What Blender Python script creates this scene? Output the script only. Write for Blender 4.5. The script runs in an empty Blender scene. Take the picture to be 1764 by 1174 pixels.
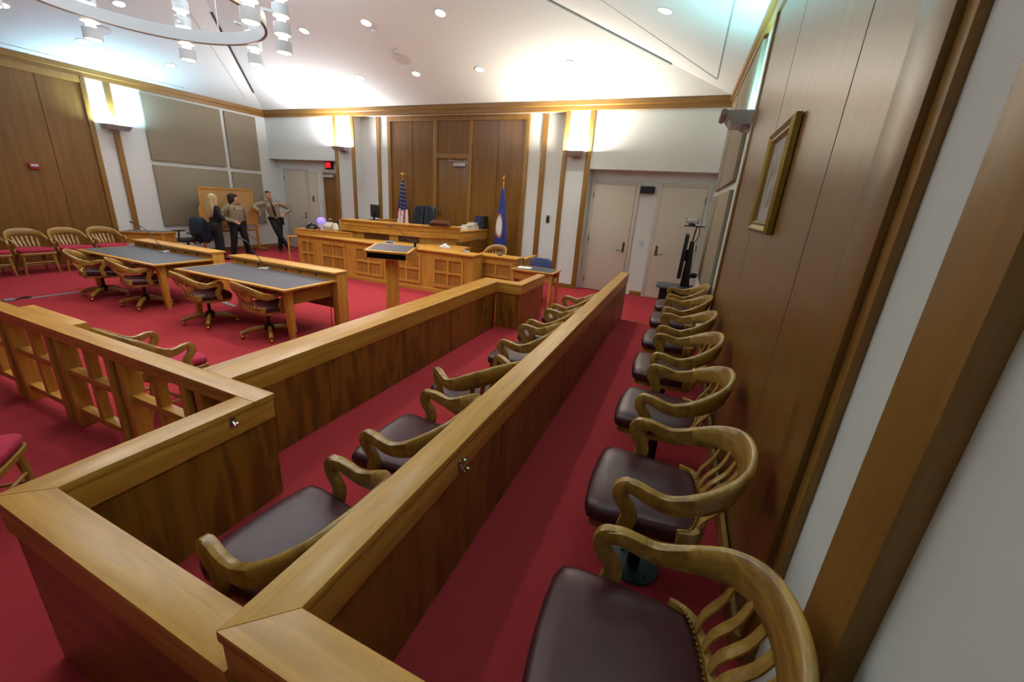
import bpy, bmesh, math, random
from mathutils import Vector, Matrix
random.seed(7)
SC = bpy.context.scene
COL = SC.collection
PI = math.pi
def hexc(h, k=1.0):
    h = h.lstrip('#'); out = []
    for i in (0, 2, 4):
        c = int(h[i:i+2], 16)/255.0
        out.append((c/12.92 if c <= .04045 else ((c+.055)/1.055)**2.4)*k)
    return out+[1.0]

# ------------------------------------------------------------------ materials
def base_mat(name):
    m = bpy.data.materials.new(name); m.use_nodes = True
    nt = m.node_tree; b = nt.nodes['Principled BSDF']
    return m, nt, b
def plain(name, col, rough=.6, metal=0.0, noise=0.0, nscale=30, bump=0.0, coat=0.0, spec=None):
    m, nt, b = base_mat(name)
    c = hexc(col)
    b.inputs['Base Color'].default_value = c
    b.inputs['Roughness'].default_value = rough
    b.inputs['Metallic'].default_value = metal
    b.inputs['Coat Weight'].default_value = coat
    if spec is not None: b.inputs['Specular IOR Level'].default_value = spec
    if noise or bump:
        tc = nt.nodes.new('ShaderNodeTexCoord')
        n = nt.nodes.new('ShaderNodeTexNoise'); n.inputs['Scale'].default_value = nscale; n.inputs['Detail'].default_value = 4
        nt.links.new(tc.outputs['Object'], n.inputs['Vector'])
        if noise:
            r = nt.nodes.new('ShaderNodeValToRGB')
            r.color_ramp.elements[0].position = .3; r.color_ramp.elements[1].position = .7
            r.color_ramp.elements[0].color = [x*(1-noise) for x in c[:3]]+[1]
            r.color_ramp.elements[1].color = [min(1, x*(1+noise)) for x in c[:3]]+[1]
            nt.links.new(n.outputs['Fac'], r.inputs['Fac']); nt.links.new(r.outputs['Color'], b.inputs['Base Color'])
        if bump:
            bp = nt.nodes.new('ShaderNodeBump'); bp.inputs['Strength'].default_value = bump; bp.inputs['Distance'].default_value = .002
            nt.links.new(n.outputs['Fac'], bp.inputs['Height']); nt.links.new(bp.outputs['Normal'], b.inputs['Normal'])
    return m
def wood(name, axis, dark, light, rough=.38, scale=1.0, figure=0.0, coat=.15, along=.9, across=13, contrast=(.32, .68)):
    m, nt, b = base_mat(name)
    tc = nt.nodes.new('ShaderNodeTexCoord'); mp = nt.nodes.new('ShaderNodeMapping')
    s = [across*scale]*3; s['xyz'.index(axis)] = along*scale
    mp.inputs['Scale'].default_value = s
    nt.links.new(tc.outputs['Object'], mp.inputs['Vector'])
    n = nt.nodes.new('ShaderNodeTexNoise'); n.inputs['Scale'].default_value = 1; n.inputs['Detail'].default_value = 5; n.inputs['Roughness'].default_value = .6; n.inputs['Distortion'].default_value = .7
    nt.links.new(mp.outputs['Vector'], n.inputs['Vector'])
    mp2 = nt.nodes.new('ShaderNodeMapping'); s2 = [150*scale]*3; s2['xyz'.index(axis)] = 4*scale
    mp2.inputs['Scale'].default_value = s2
    nt.links.new(tc.outputs['Object'], mp2.inputs['Vector'])
    n2 = nt.nodes.new('ShaderNodeTexNoise'); n2.inputs['Scale'].default_value = 1; n2.inputs['Detail'].default_value = 2
    nt.links.new(mp2.outputs['Vector'], n2.inputs['Vector'])
    r = nt.nodes.new('ShaderNodeValToRGB')
    r.color_ramp.elements[0].position = contrast[0]; r.color_ramp.elements[1].position = contrast[1]
    r.color_ramp.elements[0].color = hexc(dark); r.color_ramp.elements[1].color = hexc(light)
    fac = n.outputs['Fac']
    if figure:
        mp3 = nt.nodes.new('ShaderNodeMapping'); s3 = [7*scale]*3; s3['xyz'.index(axis)] = 1.6*scale
        mp3.inputs['Scale'].default_value = s3
        nt.links.new(tc.outputs['Object'], mp3.inputs['Vector'])
        w = nt.nodes.new('ShaderNodeTexNoise'); w.inputs['Scale'].default_value = 1.0; w.inputs['Detail'].default_value = 1.0; w.inputs['Distortion'].default_value = .3
        nt.links.new(mp3.outputs['Vector'], w.inputs['Vector'])
        mu = nt.nodes.new('ShaderNodeMath'); mu.operation = 'MULTIPLY'; mu.inputs[1].default_value = 16
        sn = nt.nodes.new('ShaderNodeMath'); sn.operation = 'SINE'
        mu2 = nt.nodes.new('ShaderNodeMath'); mu2.operation = 'MULTIPLY_ADD'; mu2.inputs[1].default_value = figure
        nt.links.new(w.outputs['Fac'], mu.inputs[0]); nt.links.new(mu.outputs[0], sn.inputs[0])
        nt.links.new(sn.outputs[0], mu2.inputs[0]); nt.links.new(fac, mu2.inputs[2]); fac = mu2.outputs[0]
    ad = nt.nodes.new('ShaderNodeMath'); ad.operation = 'MULTIPLY_ADD'; ad.inputs[1].default_value = .28
    sb = nt.nodes.new('ShaderNodeMath'); sb.operation = 'SUBTRACT'; sb.inputs[1].default_value = .5
    nt.links.new(n2.outputs['Fac'], sb.inputs[0]); nt.links.new(sb.outputs[0], ad.inputs[0]); nt.links.new(fac, ad.inputs[2])
    nt.links.new(ad.outputs[0], r.inputs['Fac']); nt.links.new(r.outputs['Color'], b.inputs['Base Color'])
    bp = nt.nodes.new('ShaderNodeBump'); bp.inputs['Strength'].default_value = .12; bp.inputs['Distance'].default_value = .001
    nt.links.new(n2.outputs['Fac'], bp.inputs['Height']); nt.links.new(bp.outputs['Normal'], b.inputs['Normal'])
    b.inputs['Roughness'].default_value = rough; b.inputs['Coat Weight'].default_value = coat; b.inputs['Coat Roughness'].default_value = .25
    return m
def emit(name, col, strength):
    m, nt, b = base_mat(name)
    b.inputs['Base Color'].default_value = hexc(col)
    b.inputs['Emission Color'].default_value = hexc(col); b.inputs['Emission Strength'].default_value = strength
    return m
def glassy(name, col, alpha=.25, rough=.03):
    m, nt, b = base_mat(name)
    b.inputs['Base Color'].default_value = hexc(col); b.inputs['Roughness'].default_value = rough
    b.inputs['Alpha'].default_value = alpha
    return m

OD, OL = '#a37228', '#d09b45'
M = {}
for ax in 'xyz':
    M['oak_'+ax] = wood('oak_'+ax, ax, OD, OL, rough=.38, coat=.1, scale=1.8, contrast=(.25,.75))
    M['trimoak_'+ax] = wood('trim_oak_'+ax, ax, '#76501c', '#98702f', rough=.4, coat=.1, scale=1.5, contrast=(.2,.8))
    M['cap_'+ax] = wood('oak_cap_'+ax, ax, OD, OL, rough=.33, coat=.22, scale=1.8, contrast=(.25,.75))
    M['inset_'+ax] = wood('oak_inset_'+ax, ax, '#8a5f20', '#b08038', rough=.42, scale=1.5)
    M['panel_'+ax] = wood('oak_panel_'+ax, ax, '#603b0d', '#885a1b', rough=.36, figure=.14)
    M['wall_'+ax] = wood('wall_oak_'+ax, ax, '#664416', '#845b22', rough=.36, coat=.25, scale=.8, contrast=(.25, .75))
M['chair_x'] = wood('chair_oak_x', 'x', '#7a5622', '#b08a40', rough=.3, coat=.3, scale=1.6)
M['chair_y'] = wood('chair_oak_y', 'y', '#7a5622', '#b08a40', rough=.3, coat=.3, scale=1.6)
M['chair_z'] = wood('chair_oak_z', 'z', '#7a5622', '#b08a40', rough=.3, coat=.3, scale=1.6)
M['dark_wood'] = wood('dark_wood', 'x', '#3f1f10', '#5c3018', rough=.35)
M['carpet'] = plain('red_carpet', '#952f35', rough=1.0, noise=.14, nscale=160, bump=.5, spec=.1)
M['paint'] = plain('wall_paint', '#dde3df', rough=.75, bump=.05, nscale=200)
M['ceil'] = plain('ceiling_paint', '#e0e7e3', rough=.8, bump=.03, nscale=120)
M['door_paint'] = plain('door_paint', '#cfc8b6', rough=.55)
M['frame_paint'] = plain('door_frame_paint', '#c9c5b9', rough=.5)
M['fabric'] = plain('acoustic_fabric', '#8a7f6b', rough=.95, noise=.06, nscale=350, bump=.3)
M['leather'] = plain('maroon_leather', '#3c1a20', rough=.36, noise=.1, nscale=18, bump=.1, coat=.0, spec=.42)
M['blackleather'] = plain('black_leather', '#20252c', rough=.35, bump=.15, nscale=60)
M['black'] = plain('black_plastic', '#121314', rough=.4)
M['iron'] = plain('black_iron', '#191a1b', rough=.45, metal=.4)
M['flange'] = plain('floor_flange_paint', '#22363a', rough=.4, metal=.3)
M['laminate'] = plain('grey_laminate', '#4a484f', rough=.45, noise=.05, nscale=90)
M['slate'] = plain('dark_laminate', '#3b4046', rough=.4)
M['brass'] = plain('brass', '#c9a45a', rough=.22, metal=1.0)
M['chrome'] = plain('chrome', '#d5d7da', rough=.12, metal=1.0)
M['steel'] = plain('brushed_steel', '#7d766c', rough=.35, metal=.9)
M['alu'] = plain('silver_paint', '#b9bec2', rough=.4, metal=.2)
M['bronze'] = plain('bronze_edge', '#7d5a44', rough=.4, metal=.3)
M['white_enamel'] = plain('white_enamel', '#c8cdd2', rough=.45)
M['redfab'] = plain('red_cushion_fabric', '#a01c3c', rough=.9, noise=.08, nscale=200, bump=.2)
M['bluefab'] = plain('blue_upholstery', '#4a5580', rough=.9, noise=.08, nscale=200)
M['cork'] = plain('cork_board', '#b08a55', rough=.95, noise=.08, nscale=150, bump=.2)
M['gold'] = plain('gilt_frame', '#8a6d2c', rough=.35, metal=.6, noise=.15, nscale=60)
M['mat'] = plain('picture_mat', '#b9b6ae', rough=.8)
M['paper'] = plain('paper', '#ded8c9', rough=.8)
M['tape'] = plain('grey_floor_tape', '#76787a', rough=.6)
M['slot'] = plain('dark_slot', '#23262a', rough=.9)
M['pit'] = plain('dark_recess', '#070708', .95, spec=.05)  # near-black that paints the shade inside the lectern slot
M['joint'] = plain('panel_joint_shadow', '#46331a', .9)  # dark brown of the joint lines between oak panels
M['seam'] = plain('ceiling_seam', '#9ea6a8', rough=.9)
M['skin'] = plain('skin', '#c79478', rough=.55)
M['skin_fair'] = plain('skin_fair', '#d6a58c', rough=.55)
M['blonde'] = wood('blonde_hair', 'z', '#8d7448', '#d6c08c', rough=.45, scale=3)
M['brown_hair'] = plain('brown_hair', '#2e1b10', rough=.85, noise=.35, nscale=45, bump=.6)
M['black_hair'] = plain('black_hair', '#16110f', rough=.55)
M['khaki'] = plain('khaki_shirt', '#8f8168', rough=.85, noise=.07, nscale=14, bump=.2)
M['navy'] = plain('dark_trousers', '#0d0e14', rough=.85, noise=.1, nscale=12)
M['suit'] = plain('black_suit', '#0a0a0f', rough=.8, noise=.1, nscale=12)
M['shoe'] = plain('black_shoe', '#0e0e10', rough=.3)
M['navyjacket'] = plain('navy_jacket', '#1c2434', rough=.9, noise=.15, nscale=20)
M['red_plastic'] = plain('red_plastic', '#9c2a26', rough=.4)
M['screen'] = plain('dark_screen', '#0c0d10', rough=.12)
M['flagblue'] = plain('flag_blue', '#1d2350', rough=.75)
M['flagred'] = plain('flag_red', '#a3202f', rough=.75)
M['flagwhite'] = plain('flag_white', '#d8d5d2', rough=.75)
M['flagroyal'] = plain('flag_royal_blue', '#22337e', rough=.75)
M['sealred'] = plain('seal_border', '#b06a5c', rough=.8)
M['bookblue'] = plain('book_blue', '#232f52', rough=.6)
M['bookred'] = plain('book_red', '#8a2f38', rough=.6)
M['bookblack'] = plain('book_black', '#1a1b20', rough=.5)
M['exitred'] = emit('exit_letters', '#ff1a2a', 3.0)
M['lamp_w'] = emit('lamp_glow', '#fff3e2', 9.0)
M['lamp_c'] = emit('lamp_glow_soft', '#fff0dc', 5.0)
M['led_blue'] = emit('blue_glow', '#6a5cff', 2.2)
M['beige_plastic'] = plain('beige_plastic', '#b7a690', rough=.5)
M['clear'] = glassy('clear_plastic', '#e9edf2', .45)
M['glass'] = glassy('picture_glass', '#d0d8dc', .12)

# ------------------------------------------------------------------ mesh builder
class MB:
    def __init__(s): s.V = []; s.F = []; s.I = []
    def add(s, V, F, mi=0):
        o = len(s.V); s.V += [Vector(v) for v in V]; s.F += [tuple(i+o for i in f) for f in F]; s.I += [mi]*len(F); return s
    def box(s, x0, x1, y0, y1, z0, z1, mi=0):
        x0, x1 = min(x0, x1), max(x0, x1); y0, y1 = min(y0, y1), max(y0, y1); z0, z1 = min(z0, z1), max(z0, z1)
        V = [(x0,y0,z0),(x1,y0,z0),(x1,y1,z0),(x0,y1,z0),(x0,y0,z1),(x1,y0,z1),(x1,y1,z1),(x0,y1,z1)]
        return s.add(V, [(3,2,1,0),(4,5,6,7),(0,1,5,4),(1,2,6,5),(2,3,7,6),(3,0,4,7)], mi)
    def prism(s, poly, z0, z1, mi=0):
        """polygon in xy (ccw) extruded along z"""
        n = len(poly); V = [(p[0], p[1], z0) for p in poly]+[(p[0], p[1], z1) for p in poly]
        F = [tuple(range(n-1, -1, -1)), tuple(range(n, 2*n))]+[(i, (i+1) % n, n+(i+1) % n, n+i) for i in range(n)]
        return s.add(V, F, mi)
    def xprism(s, poly, x0, x1, mi=0):
        """polygon in yz (ccw seen from +x) extruded along x"""
        n = len(poly); V = [(x0, p[0], p[1]) for p in poly]+[(x1, p[0], p[1]) for p in poly]
        F = [tuple(range(n-1, -1, -1)), tuple(range(n, 2*n))]+[(i, (i+1) % n, n+(i+1) % n, n+i) for i in range(n)]
        return s.add(V, F, mi)
    def yprism(s, poly, y0, y1, mi=0):
        n = len(poly); V = [(p[0], y1, p[1]) for p in poly]+[(p[0], y0, p[1]) for p in poly]
        F = [tuple(range(n-1, -1, -1)), tuple(range(n, 2*n))]+[(i, (i+1) % n, n+(i+1) % n, n+i) for i in range(n)]
        return s.add(V, F, mi)
    def rings(s, R, cap=True, closed=False, mi=0):
        n = len(R[0]); V = [p for r in R for p in r]; F = []
        m = len(R)
        for k in range(m if closed else m-1):
            a = k*n; b = ((k+1) % m)*n
            for i in range(n):
                j = (i+1) % n; F.append((a+i, a+j, b+j, b+i))
        if cap and not closed: F.append(tuple(range(n-1, -1, -1))); F.append(tuple((m-1)*n+i for i in range(n)))
        return s.add(V, F, mi)
    def sweep(s, pts, ws, hs, up=(0,0,1), n=12, e=3.5, closed=False, ups=None, mi=0):
        """rounded-rectangle section swept along pts; w = sideways, h = along up"""
        P = [Vector(p) for p in pts]; R = []
        m = len(P)
        for k in range(m):
            if closed: t = P[(k+1) % m]-P[k-1]
            else: t = P[min(k+1, m-1)]-P[max(k-1, 0)]
            t.normalize(); u = Vector(ups[k] if ups else up)
            sd = t.cross(u); sd.normalize(); u = sd.cross(t); u.normalize()
            w = ws[k] if hasattr(ws, '__len__') else ws; h = hs[k] if hasattr(hs, '__len__') else hs
            ring = []
            for i in range(n):
                a = 2*PI*(i+.5)/n; c, q = math.cos(a), math.sin(a)
                rr = (abs(c)**e+abs(q)**e)**(-1/e)
                ring.append(P[k]+sd*(c*rr*w/2)+u*(q*rr*h/2))
            R.append(ring)
        return s.rings(R, True, closed, mi)
    def tube(s, pts, rs, n=10, mi=0):
        P = [Vector(p) for p in pts]; R = []; m = len(P); prev = None
        for k in range(m):
            t = P[min(k+1, m-1)]-P[max(k-1, 0)]
            if t.length < 1e-9: t = Vector((0,0,1))
            t.normalize()
            if prev is None: prev = Vector((1,0,0)) if abs(t.x) < .8 else Vector((0,1,0))
            sd = prev-t*prev.dot(t); sd.normalize(); prev = sd; u = t.cross(sd)
            r = rs[k] if hasattr(rs, '__len__') else rs
            R.append([P[k]+sd*(math.cos(2*PI*i/n)*r)+u*(math.sin(2*PI*i/n)*r) for i in range(n)])
        return s.rings(R, True, False, mi)
    def lathe(s, prof, c=(0,0,0), n=20, mi=0):
        c = Vector(c); R = [[c+Vector((r*math.cos(2*PI*i/n), r*math.sin(2*PI*i/n), z)) for i in range(n)] for r, z in prof]
        return s.rings(R, True, False, mi)
    def ball(s, c, r, nu=14, nv=9, mi=0):
        c = Vector(c); r = r if hasattr(r, '__len__') else (r, r, r); R = []
        for k in range(nv):
            a = -PI/2+PI*(k+.5)/nv
            R.append([c+Vector((r[0]*math.cos(a)*math.cos(2*PI*i/nu), r[1]*math.cos(a)*math.sin(2*PI*i/nu), r[2]*math.sin(a))) for i in range(nu)])
        return s.rings(R, True, False, mi)
    def xf(s, mat):
        s.V = [mat @ v for v in s.V]; return s
    def build(s, name, mat, parent=None, bevel=0.0, smooth=False, angle=35, seg=2, loc=None, weld=False):
        me = bpy.data.meshes.new(name); V = s.V
        if loc is not None: L = Vector(loc); V = [v-L for v in V]
        me.from_pydata([tuple(v) for v in V], [], s.F)
        mats = mat if isinstance(mat, (list, tuple)) else [mat]
        for q in mats: me.materials.append(q)
        if len(mats) > 1: me.polygons.foreach_set('material_index', s.I)
        bm = bmesh.new(); bm.from_mesh(me)
        if weld: bmesh.ops.remove_doubles(bm, verts=bm.verts, dist=1e-5)
        bmesh.ops.recalc_face_normals(bm, faces=bm.faces)
        if bevel:
            ed = [e for e in bm.edges if len(e.link_faces) == 2 and e.calc_face_angle(0) > .5]
            bmesh.ops.bevel(bm, geom=ed, offset=bevel, segments=seg, affect='EDGES', profile=.6)
        bm.to_mesh(me); bm.free()
        if smooth or bevel:
            me.polygons.foreach_set('use_smooth', [True]*len(me.polygons)); me.set_sharp_from_angle(angle=math.radians(angle))
        me.update()
        o = bpy.data.objects.new(name, me); COL.objects.link(o)
        if loc is not None: o.location = loc
        if parent: o.parent = parent
        return o
def tag(o, label=None, cat=None, group=None, kind=None):
    if label: o['label'] = label
    if cat: o['category'] = cat
    if group: o['group'] = group
    if kind: o['kind'] = kind
    return o
def thing(name, label, cat, loc=(0,0,0), rz=0.0, group=None):
    o = bpy.data.objects.new(name, None); COL.objects.link(o); o.empty_display_size = .1
    o.location = loc; o.rotation_euler = (0, 0, rz); return tag(o, label, cat, group)
def struct(o, label=None): o['kind'] = 'structure'; o['label'] = label or o.name.replace('_', ' '); return o
def copy_tree(o, parent=None):
    c = o.copy(); COL.objects.link(c)
    if parent: c.parent = parent
    for ch in list(o.children): copy_tree(ch, c)
    return c
def bez(pts, n=8):
    """Catmull-Rom through rows of numbers"""
    out = []; m = len(pts)
    for i in range(m-1):
        p0, p1, p2, p3 = pts[max(i-1, 0)], pts[i], pts[i+1], pts[min(i+2, m-1)]
        for k in range(n):
            t = k/n
            out.append([.5*((2*b)+(-a+c)*t+(2*a-5*b+4*c-d)*t*t+(-a+3*b-3*c+d)*t**3) for a, b, c, d in zip(p0, p1, p2, p3)])
    out.append(list(pts[-1])); return out

# ------------------------------------------------------------------ camera
R_ = ((0.91345619, 0.40213081, 0.06235857), (0.17846861, -0.25816333, -0.94947388), (-0.36571401, 0.87843184, -0.30758863))
cam = bpy.data.cameras.new('camera'); co = bpy.data.objects.new('camera', cam); COL.objects.link(co)
cam.sensor_fit = 'HORIZONTAL'; cam.sensor_width = 36.0; cam.lens = 688.91363*36/1764
cam.shift_x = (882-871.1118)/1764; cam.shift_y = (567.7548-587)/1764; cam.clip_start = .02; cam.clip_end = 100
rx, dn, fw = [Vector(r) for r in R_]
mw = Matrix((( rx.x, -dn.x, -fw.x, 0), (rx.y, -dn.y, -fw.y, 0), (rx.z, -dn.z, -fw.z, 1.96), (0,0,0,1)))
co.matrix_world = mw
SC.camera = co
SC.view_settings.view_transform = 'Standard'; SC.view_settings.look = 'None'; SC.view_settings.gamma = 1.0
SC.view_settings.use_curve_mapping = False
SC.view_settings.exposure = 0.32
SC.cycles.use_denoising = True; SC.cycles.max_bounces = 6; SC.cycles.diffuse_bounces = 4; SC.cycles.sample_clamp_indirect = 4.0
w = bpy.data.worlds.new('world'); SC.world = w; w.use_nodes = True
w.node_tree.nodes['Background'].inputs[0].default_value = (1, 1, 1, 1); w.node_tree.nodes['Background'].inputs[1].default_value = .02

# ------------------------------------------------------------------ room shell
XL, YF, YD, YB, ZC, SL = -12.52, 9.56, 9.84, -5.0, 4.09, .25
def XW(y): return .53-.0125*(y-1)
P_ = M['paint']
fl = struct(MB().box(XL-.1, .75, YB-.1, YD+.1, -.1, 0).build('floor', M['carpet']), 'red carpeted courtroom floor')
struct(MB().prism([(-2.02,.44),(-.76,.44),(-.76,6.75),(-1.99,6.75),(-1.99,5.35),(-2.5,5.35),(-2.5,1.31),(-2.02,1.31)], 0.001, .155).build('floor_1', M['carpet']), 'red carpeted floor of the front jury row')
struct(MB().prism([(-.77,.44),(XW(.44),.44),(XW(6.3),6.3),(-.77,6.3)], 0.001, .29).build('floor_2', M['carpet']), 'raised red carpeted floor of the back jury row')
struct(MB().prism([(-.70,6.3),(XW(6.3),6.3),(XW(6.3),6.33),(-.70,6.33)], .001, .292).build('trim_1', M['trimoak_x'], bevel=.004), 'oak nosing strip at the end of the back jury row floor')
# walls
struct(MB().box(XL-.12, XL, YB, YD+.1, 0, 4.4).build('wall_left', P_), 'white left wall')
struct(MB().box(XL, .7, YD, YD+.12, 0, 4.4).build('wall_front', P_), 'white front wall behind the bench')
struct(MB().prism([(XW(YB),YB),(XW(YB)+.12,YB),(XW(YD)+.12,YD),(XW(YD),YD)], 0, 4.4).build('wall_right', P_), 'white right wall behind the jury box')
struct(MB().box(XL, .7, YB-.12, YB, 0, 4.4).build('wall_back', M['wall_z']), 'back wall')
# soffits over both alcoves, and pilasters
struct(MB().box(XL, -9.69, YF, YD, 2.745, 4.2).build('wall_front_1', P_), 'white soffit over the left doors')
struct(MB().box(-2.21, XW(YF), YF, YD, 2.745, 4.2).build('wall_front_2', P_), 'white soffit over the right doors')
struct(MB().box(-9.69, -8.97, YF, YD, 0, 4.2).build('wall_front_3', P_), 'white pilaster left of the bench')
struct(MB().box(-2.855, -2.21, YF, YD, 0, 4.2).build('wall_front_4', P_), 'white pilaster right of the bench')
struct(MB().box(-8.97, -2.855, YF+.02, YD, 3.93, 4.2).build('wall_front_5', P_), 'lintel over the bench recess')
tn = [1]
def trim(mb, mat, label, bevel=.004):
    tn[0] += 1; return struct(mb.build('trim_%d' % tn[0], mat, bevel=bevel), label)
for x0, x1, l in [(-9.70,-9.60,'left'),(-9.07,-8.965,'left inner')]:
    trim(MB().box(x0, x1, YF-.03, YF+.01, 0, 3.92), M['trimoak_z'], 'oak strip on the left pilaster, '+l)
for x0, x1, l in [(-2.86,-2.75,'left'),(-2.32,-2.205,'right')]:
    trim(MB().box(x0, x1, YF-.03, YF+.01, 0, 3.92), M['trimoak_z'], 'oak strip on the right pilaster, '+l)
# recess back wall: strips and panelled centre
for x0, x1, l in [(-8.40,-8.28,'left'),(-3.48,-3.35,'right')]:
    trim(MB().box(x0, x1, YD-.03, YD+.01, 0, 3.95), M['trimoak_z'], 'slim oak strip on the recess wall, '+l)
PX = [-8.00,-7.885,-7.17,-6.49,-6.375,-5.44,-5.327,-4.61,-3.913,-3.806]
g = MB()
g.box(PX[1]-.01, PX[3]+.01, YD-.025, YD+.01, 0, 3.80); g.box(PX[6]-.01, PX[8]+.01, YD-.025, YD+.01, 0, 3.80); g.box(PX[4]-.01, PX[5]+.01, YD-.025, YD+.01, 3.0, 3.80)
trim(g, M['wall_z'], 'oak wall panelling behind the bench', 0)
g = MB()
for a, b in [(0,1),(3,4),(5,6),(8,9)]: g.box(PX[a], PX[b], YD-.06, YD+.01, 0, 3.80)
g.box(PX[0], PX[9], YD-.06, YD+.01, 3.80, 3.94); g.box(PX[4], PX[5], YD-.06, YD+.01, 2.90, 3.02)
trim(g, M['trimoak_z'], 'oak frame of the panelling behind the bench')
g = MB()
for x in (PX[2], PX[7]): g.box(x-.006, x+.006, YD-.028, YD-.02, 0, 3.8)
trim(g, M['joint'], 'panel joints behind the bench', 0)
# cornice
def cornice(poly_fn, name): pass
g = MB(); prof = [(0,3.915),(.05,3.915),(.05,4.0),(.06,4.0),(.085,4.012),(.085,4.10),(0,4.10)]
g.xprism([(YF-a, z) for a, z in prof][::-1], XL, XW(YF)); trim(g, M['trimoak_x'], 'oak cornice along the front wall', 0)
g = MB(); g.yprism([(XL+a, z) for a, z in prof], YB, YF); trim(g, M['trimoak_y'], 'oak cornice along the left wall', 0)
g = MB(); R0 = [Vector((XW(YB)-a, YB, z)) for a, z in prof]; R1 = [Vector((XW(YF)-a, YF, z)) for a, z in prof]
g.rings([R0, R1]); trim(g, M['trimoak_y'], 'oak cornice along the right wall', 0)
g = MB().box(-8.97, -2.855, YF-.03, YF+.02, 3.90, 4.0); trim(g, M['trimoak_x'], 'oak fascia over the bench recess')
# baseboards
bn = lambda mb, side, l: struct(mb.build('baseboard_'+side, M['trimoak_y'] if 'front' not in side else M['trimoak_x'], bevel=.003), l)
bn(MB().box(XL, XL+.02, YB, YF, 0, .10), 'left', 'oak baseboard along the left wall')
bn(MB().box(-9.69, -8.97, YF-.018, YF, 0, .10), 'front', 'oak baseboard on the left pilaster')
bn(MB().box(-2.75, -2.32, YF-.018, YF, 0, .10), 'front_1', 'oak baseboard on the right pilaster')
bn(MB().box(-3.8, -2.86, YD-.018, YD, 0, .10), 'front_2', 'oak baseboard in the bench recess')
bn(MB().box(-.97, -.68, YD-.018, YD, 0, .10), 'front_3', 'oak baseboard between the right doors')
g = MB(); g.prism([(XW(1.43)-.065,1.43),(XW(1.43)-.04,1.43),(XW(6.3)-.04,6.3),(XW(6.3)-.065,6.3)], .29, .40); bn(g, 'right', 'oak baseboard below the panelling of the right wall')

# wood panelling on left / right walls
def lwall(y0, y1, z0, z1, d, mb): return mb.box(XL, XL+d, y0, y1, z0, z1)
trim(lwall(-4.9, 5.26, .1, 3.80, .03, MB()), M['wall_z'], 'oak panelling of the left wall', 0)
g = MB(); lwall(5.24, 5.335, 0, 3.92, .065, g); lwall(-4.9, 5.26, 3.79, 3.92, .065, g); trim(g, M['trimoak_z'], 'oak frame round the left wall panelling')
g = MB()
for y in (4.56, 3.3, 2.05, .8, -.45): g.box(XL, XL+.033, y-.006, y+.006, .1, 3.79)
trim(g, M['joint'], 'panel joints of the left wall', 0)
trim(lwall(5.66, 5.77, 0, 3.92, .05, MB()), M['trimoak_z'], 'oak strip on the left wall below the sconce')
def rw(mb, y0, y1, z0, z1, d):
    return mb.prism([(XW(y0)-d,y0),(XW(y0)+.01,y0),(XW(y1)+.01,y1),(XW(y1)-d,y1)], z0, z1)
trim(rw(MB(), 1.62, 5.2, .29, 3.80, .03), M['wall_z'], 'oak panelling of the right wall', 0)
g = MB(); rw(g, 1.43, 1.64, 0, 3.92, .045); rw(g, 5.12, 5.24, 0, 3.92, .05); rw(g, 1.43, 5.2, 3.80, 3.92, .05)
trim(g, M['wall_z'], 'oak frame round the right wall panelling')
trim(rw(MB(), 1.375, 1.432, 0, 3.92, .025), M['trimoak_z'], 'outer oak strip beside the right wall panelling')
g = MB()
for y in (3.68, 2.14): g.prism([(XW(y)-.0308,y-.004),(XW(y)-.02,y-.004),(XW(y)-.02,y+.004),(XW(y)-.0308,y+.004)], .3, 3.8)
trim(g, M['joint'], 'panel joints of the right wall', 0)
trim(rw(MB(), .91, 1.087, 0, 3.92, .05), M['trimoak_z'], 'broad oak strip on the right wall near the camera')

# ceiling
xl, xr0, xr1 = XL, XW(YF), XW(YB)
A = (xl, YF, ZC); B = (xr0, YF, ZC); Cc = (xr1, YB, ZC); D = (xl, YB, ZC)
hx = (xl+xr0)/2; hw = (xr0-xl)/2; zr = ZC+SL*hw
E1 = (hx, YF-hw, zr); E2 = (hx+.03, YB+hw, zr)
g = MB()
base = [Vector(v) for v in (A, B, Cc, D, E1, E2)]; up_ = [v+Vector((0,0,.1)) for v in base]
fs = [(0,1,4),(1,2,5,4),(2,3,5),(3,0,4,5)]
g.add(base+up_, fs+[tuple(i+6 for i in f[::-1]) for f in fs]+[(i,(i+1)%4,6+(i+1)%4,6+i) for i in range(4)])
cl = g.build('ceiling', M['ceil'])
struct(cl, 'white hipped ceiling')
def zF(y): return ZC+SL*(YF-y)
def zL(x): return ZC+SL*(x-XL)
def zR(x, y): return ZC+SL*(XW(y)-x)
def strip(p, q, wd, dz, mat, label):
    p, q = Vector(p), Vector(q); d = (q-p).normalized(); s = d.cross(Vector((0,0,1))).normalized()*wd/2
    dn_ = Vector((0,0,-dz))
    g = MB(); a = [p-s, p+s, q+s, q-s]
    g.add(a+[v+dn_ for v in a], [(0,1,2,3),(7,6,5,4),(0,4,5,1),(1,5,6,2),(2,6,7,3),(3,7,4,0)]); trim(g, mat, label, 0)
def hipL(t, off=0): return (XL+t, YF-t, ZC+SL*t)
def hipR(t): return (XW(YF)-t, YF-t, ZC+SL*t)
strip(hipL(1.0), hipL(3.6), .03, .02, M['slot'], 'dark slot along the left ceiling hip')
strip(hipR(1.15), hipR(3.9), .03, .02, M['seam'], 'grey slot along the right ceiling hip')
strip((-12.01,8.64,zL(-12.01)), (-8.4,4.9,zL(-8.4)), .009, .004, M['seam'], 'ceiling seam beside the left hip')
strip((XL+.26,-4,zL(XL+.26)), (XL+.26,7.2,zL(XL+.26)), .02, .006, M['seam'], 'ceiling seam along the left wall')
strip((.04,8.72,zR(.04,8.72)), (.06,-2,zR(.06,-2)), .02, .006, M['seam'], 'ceiling seam along the right wall')
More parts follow.
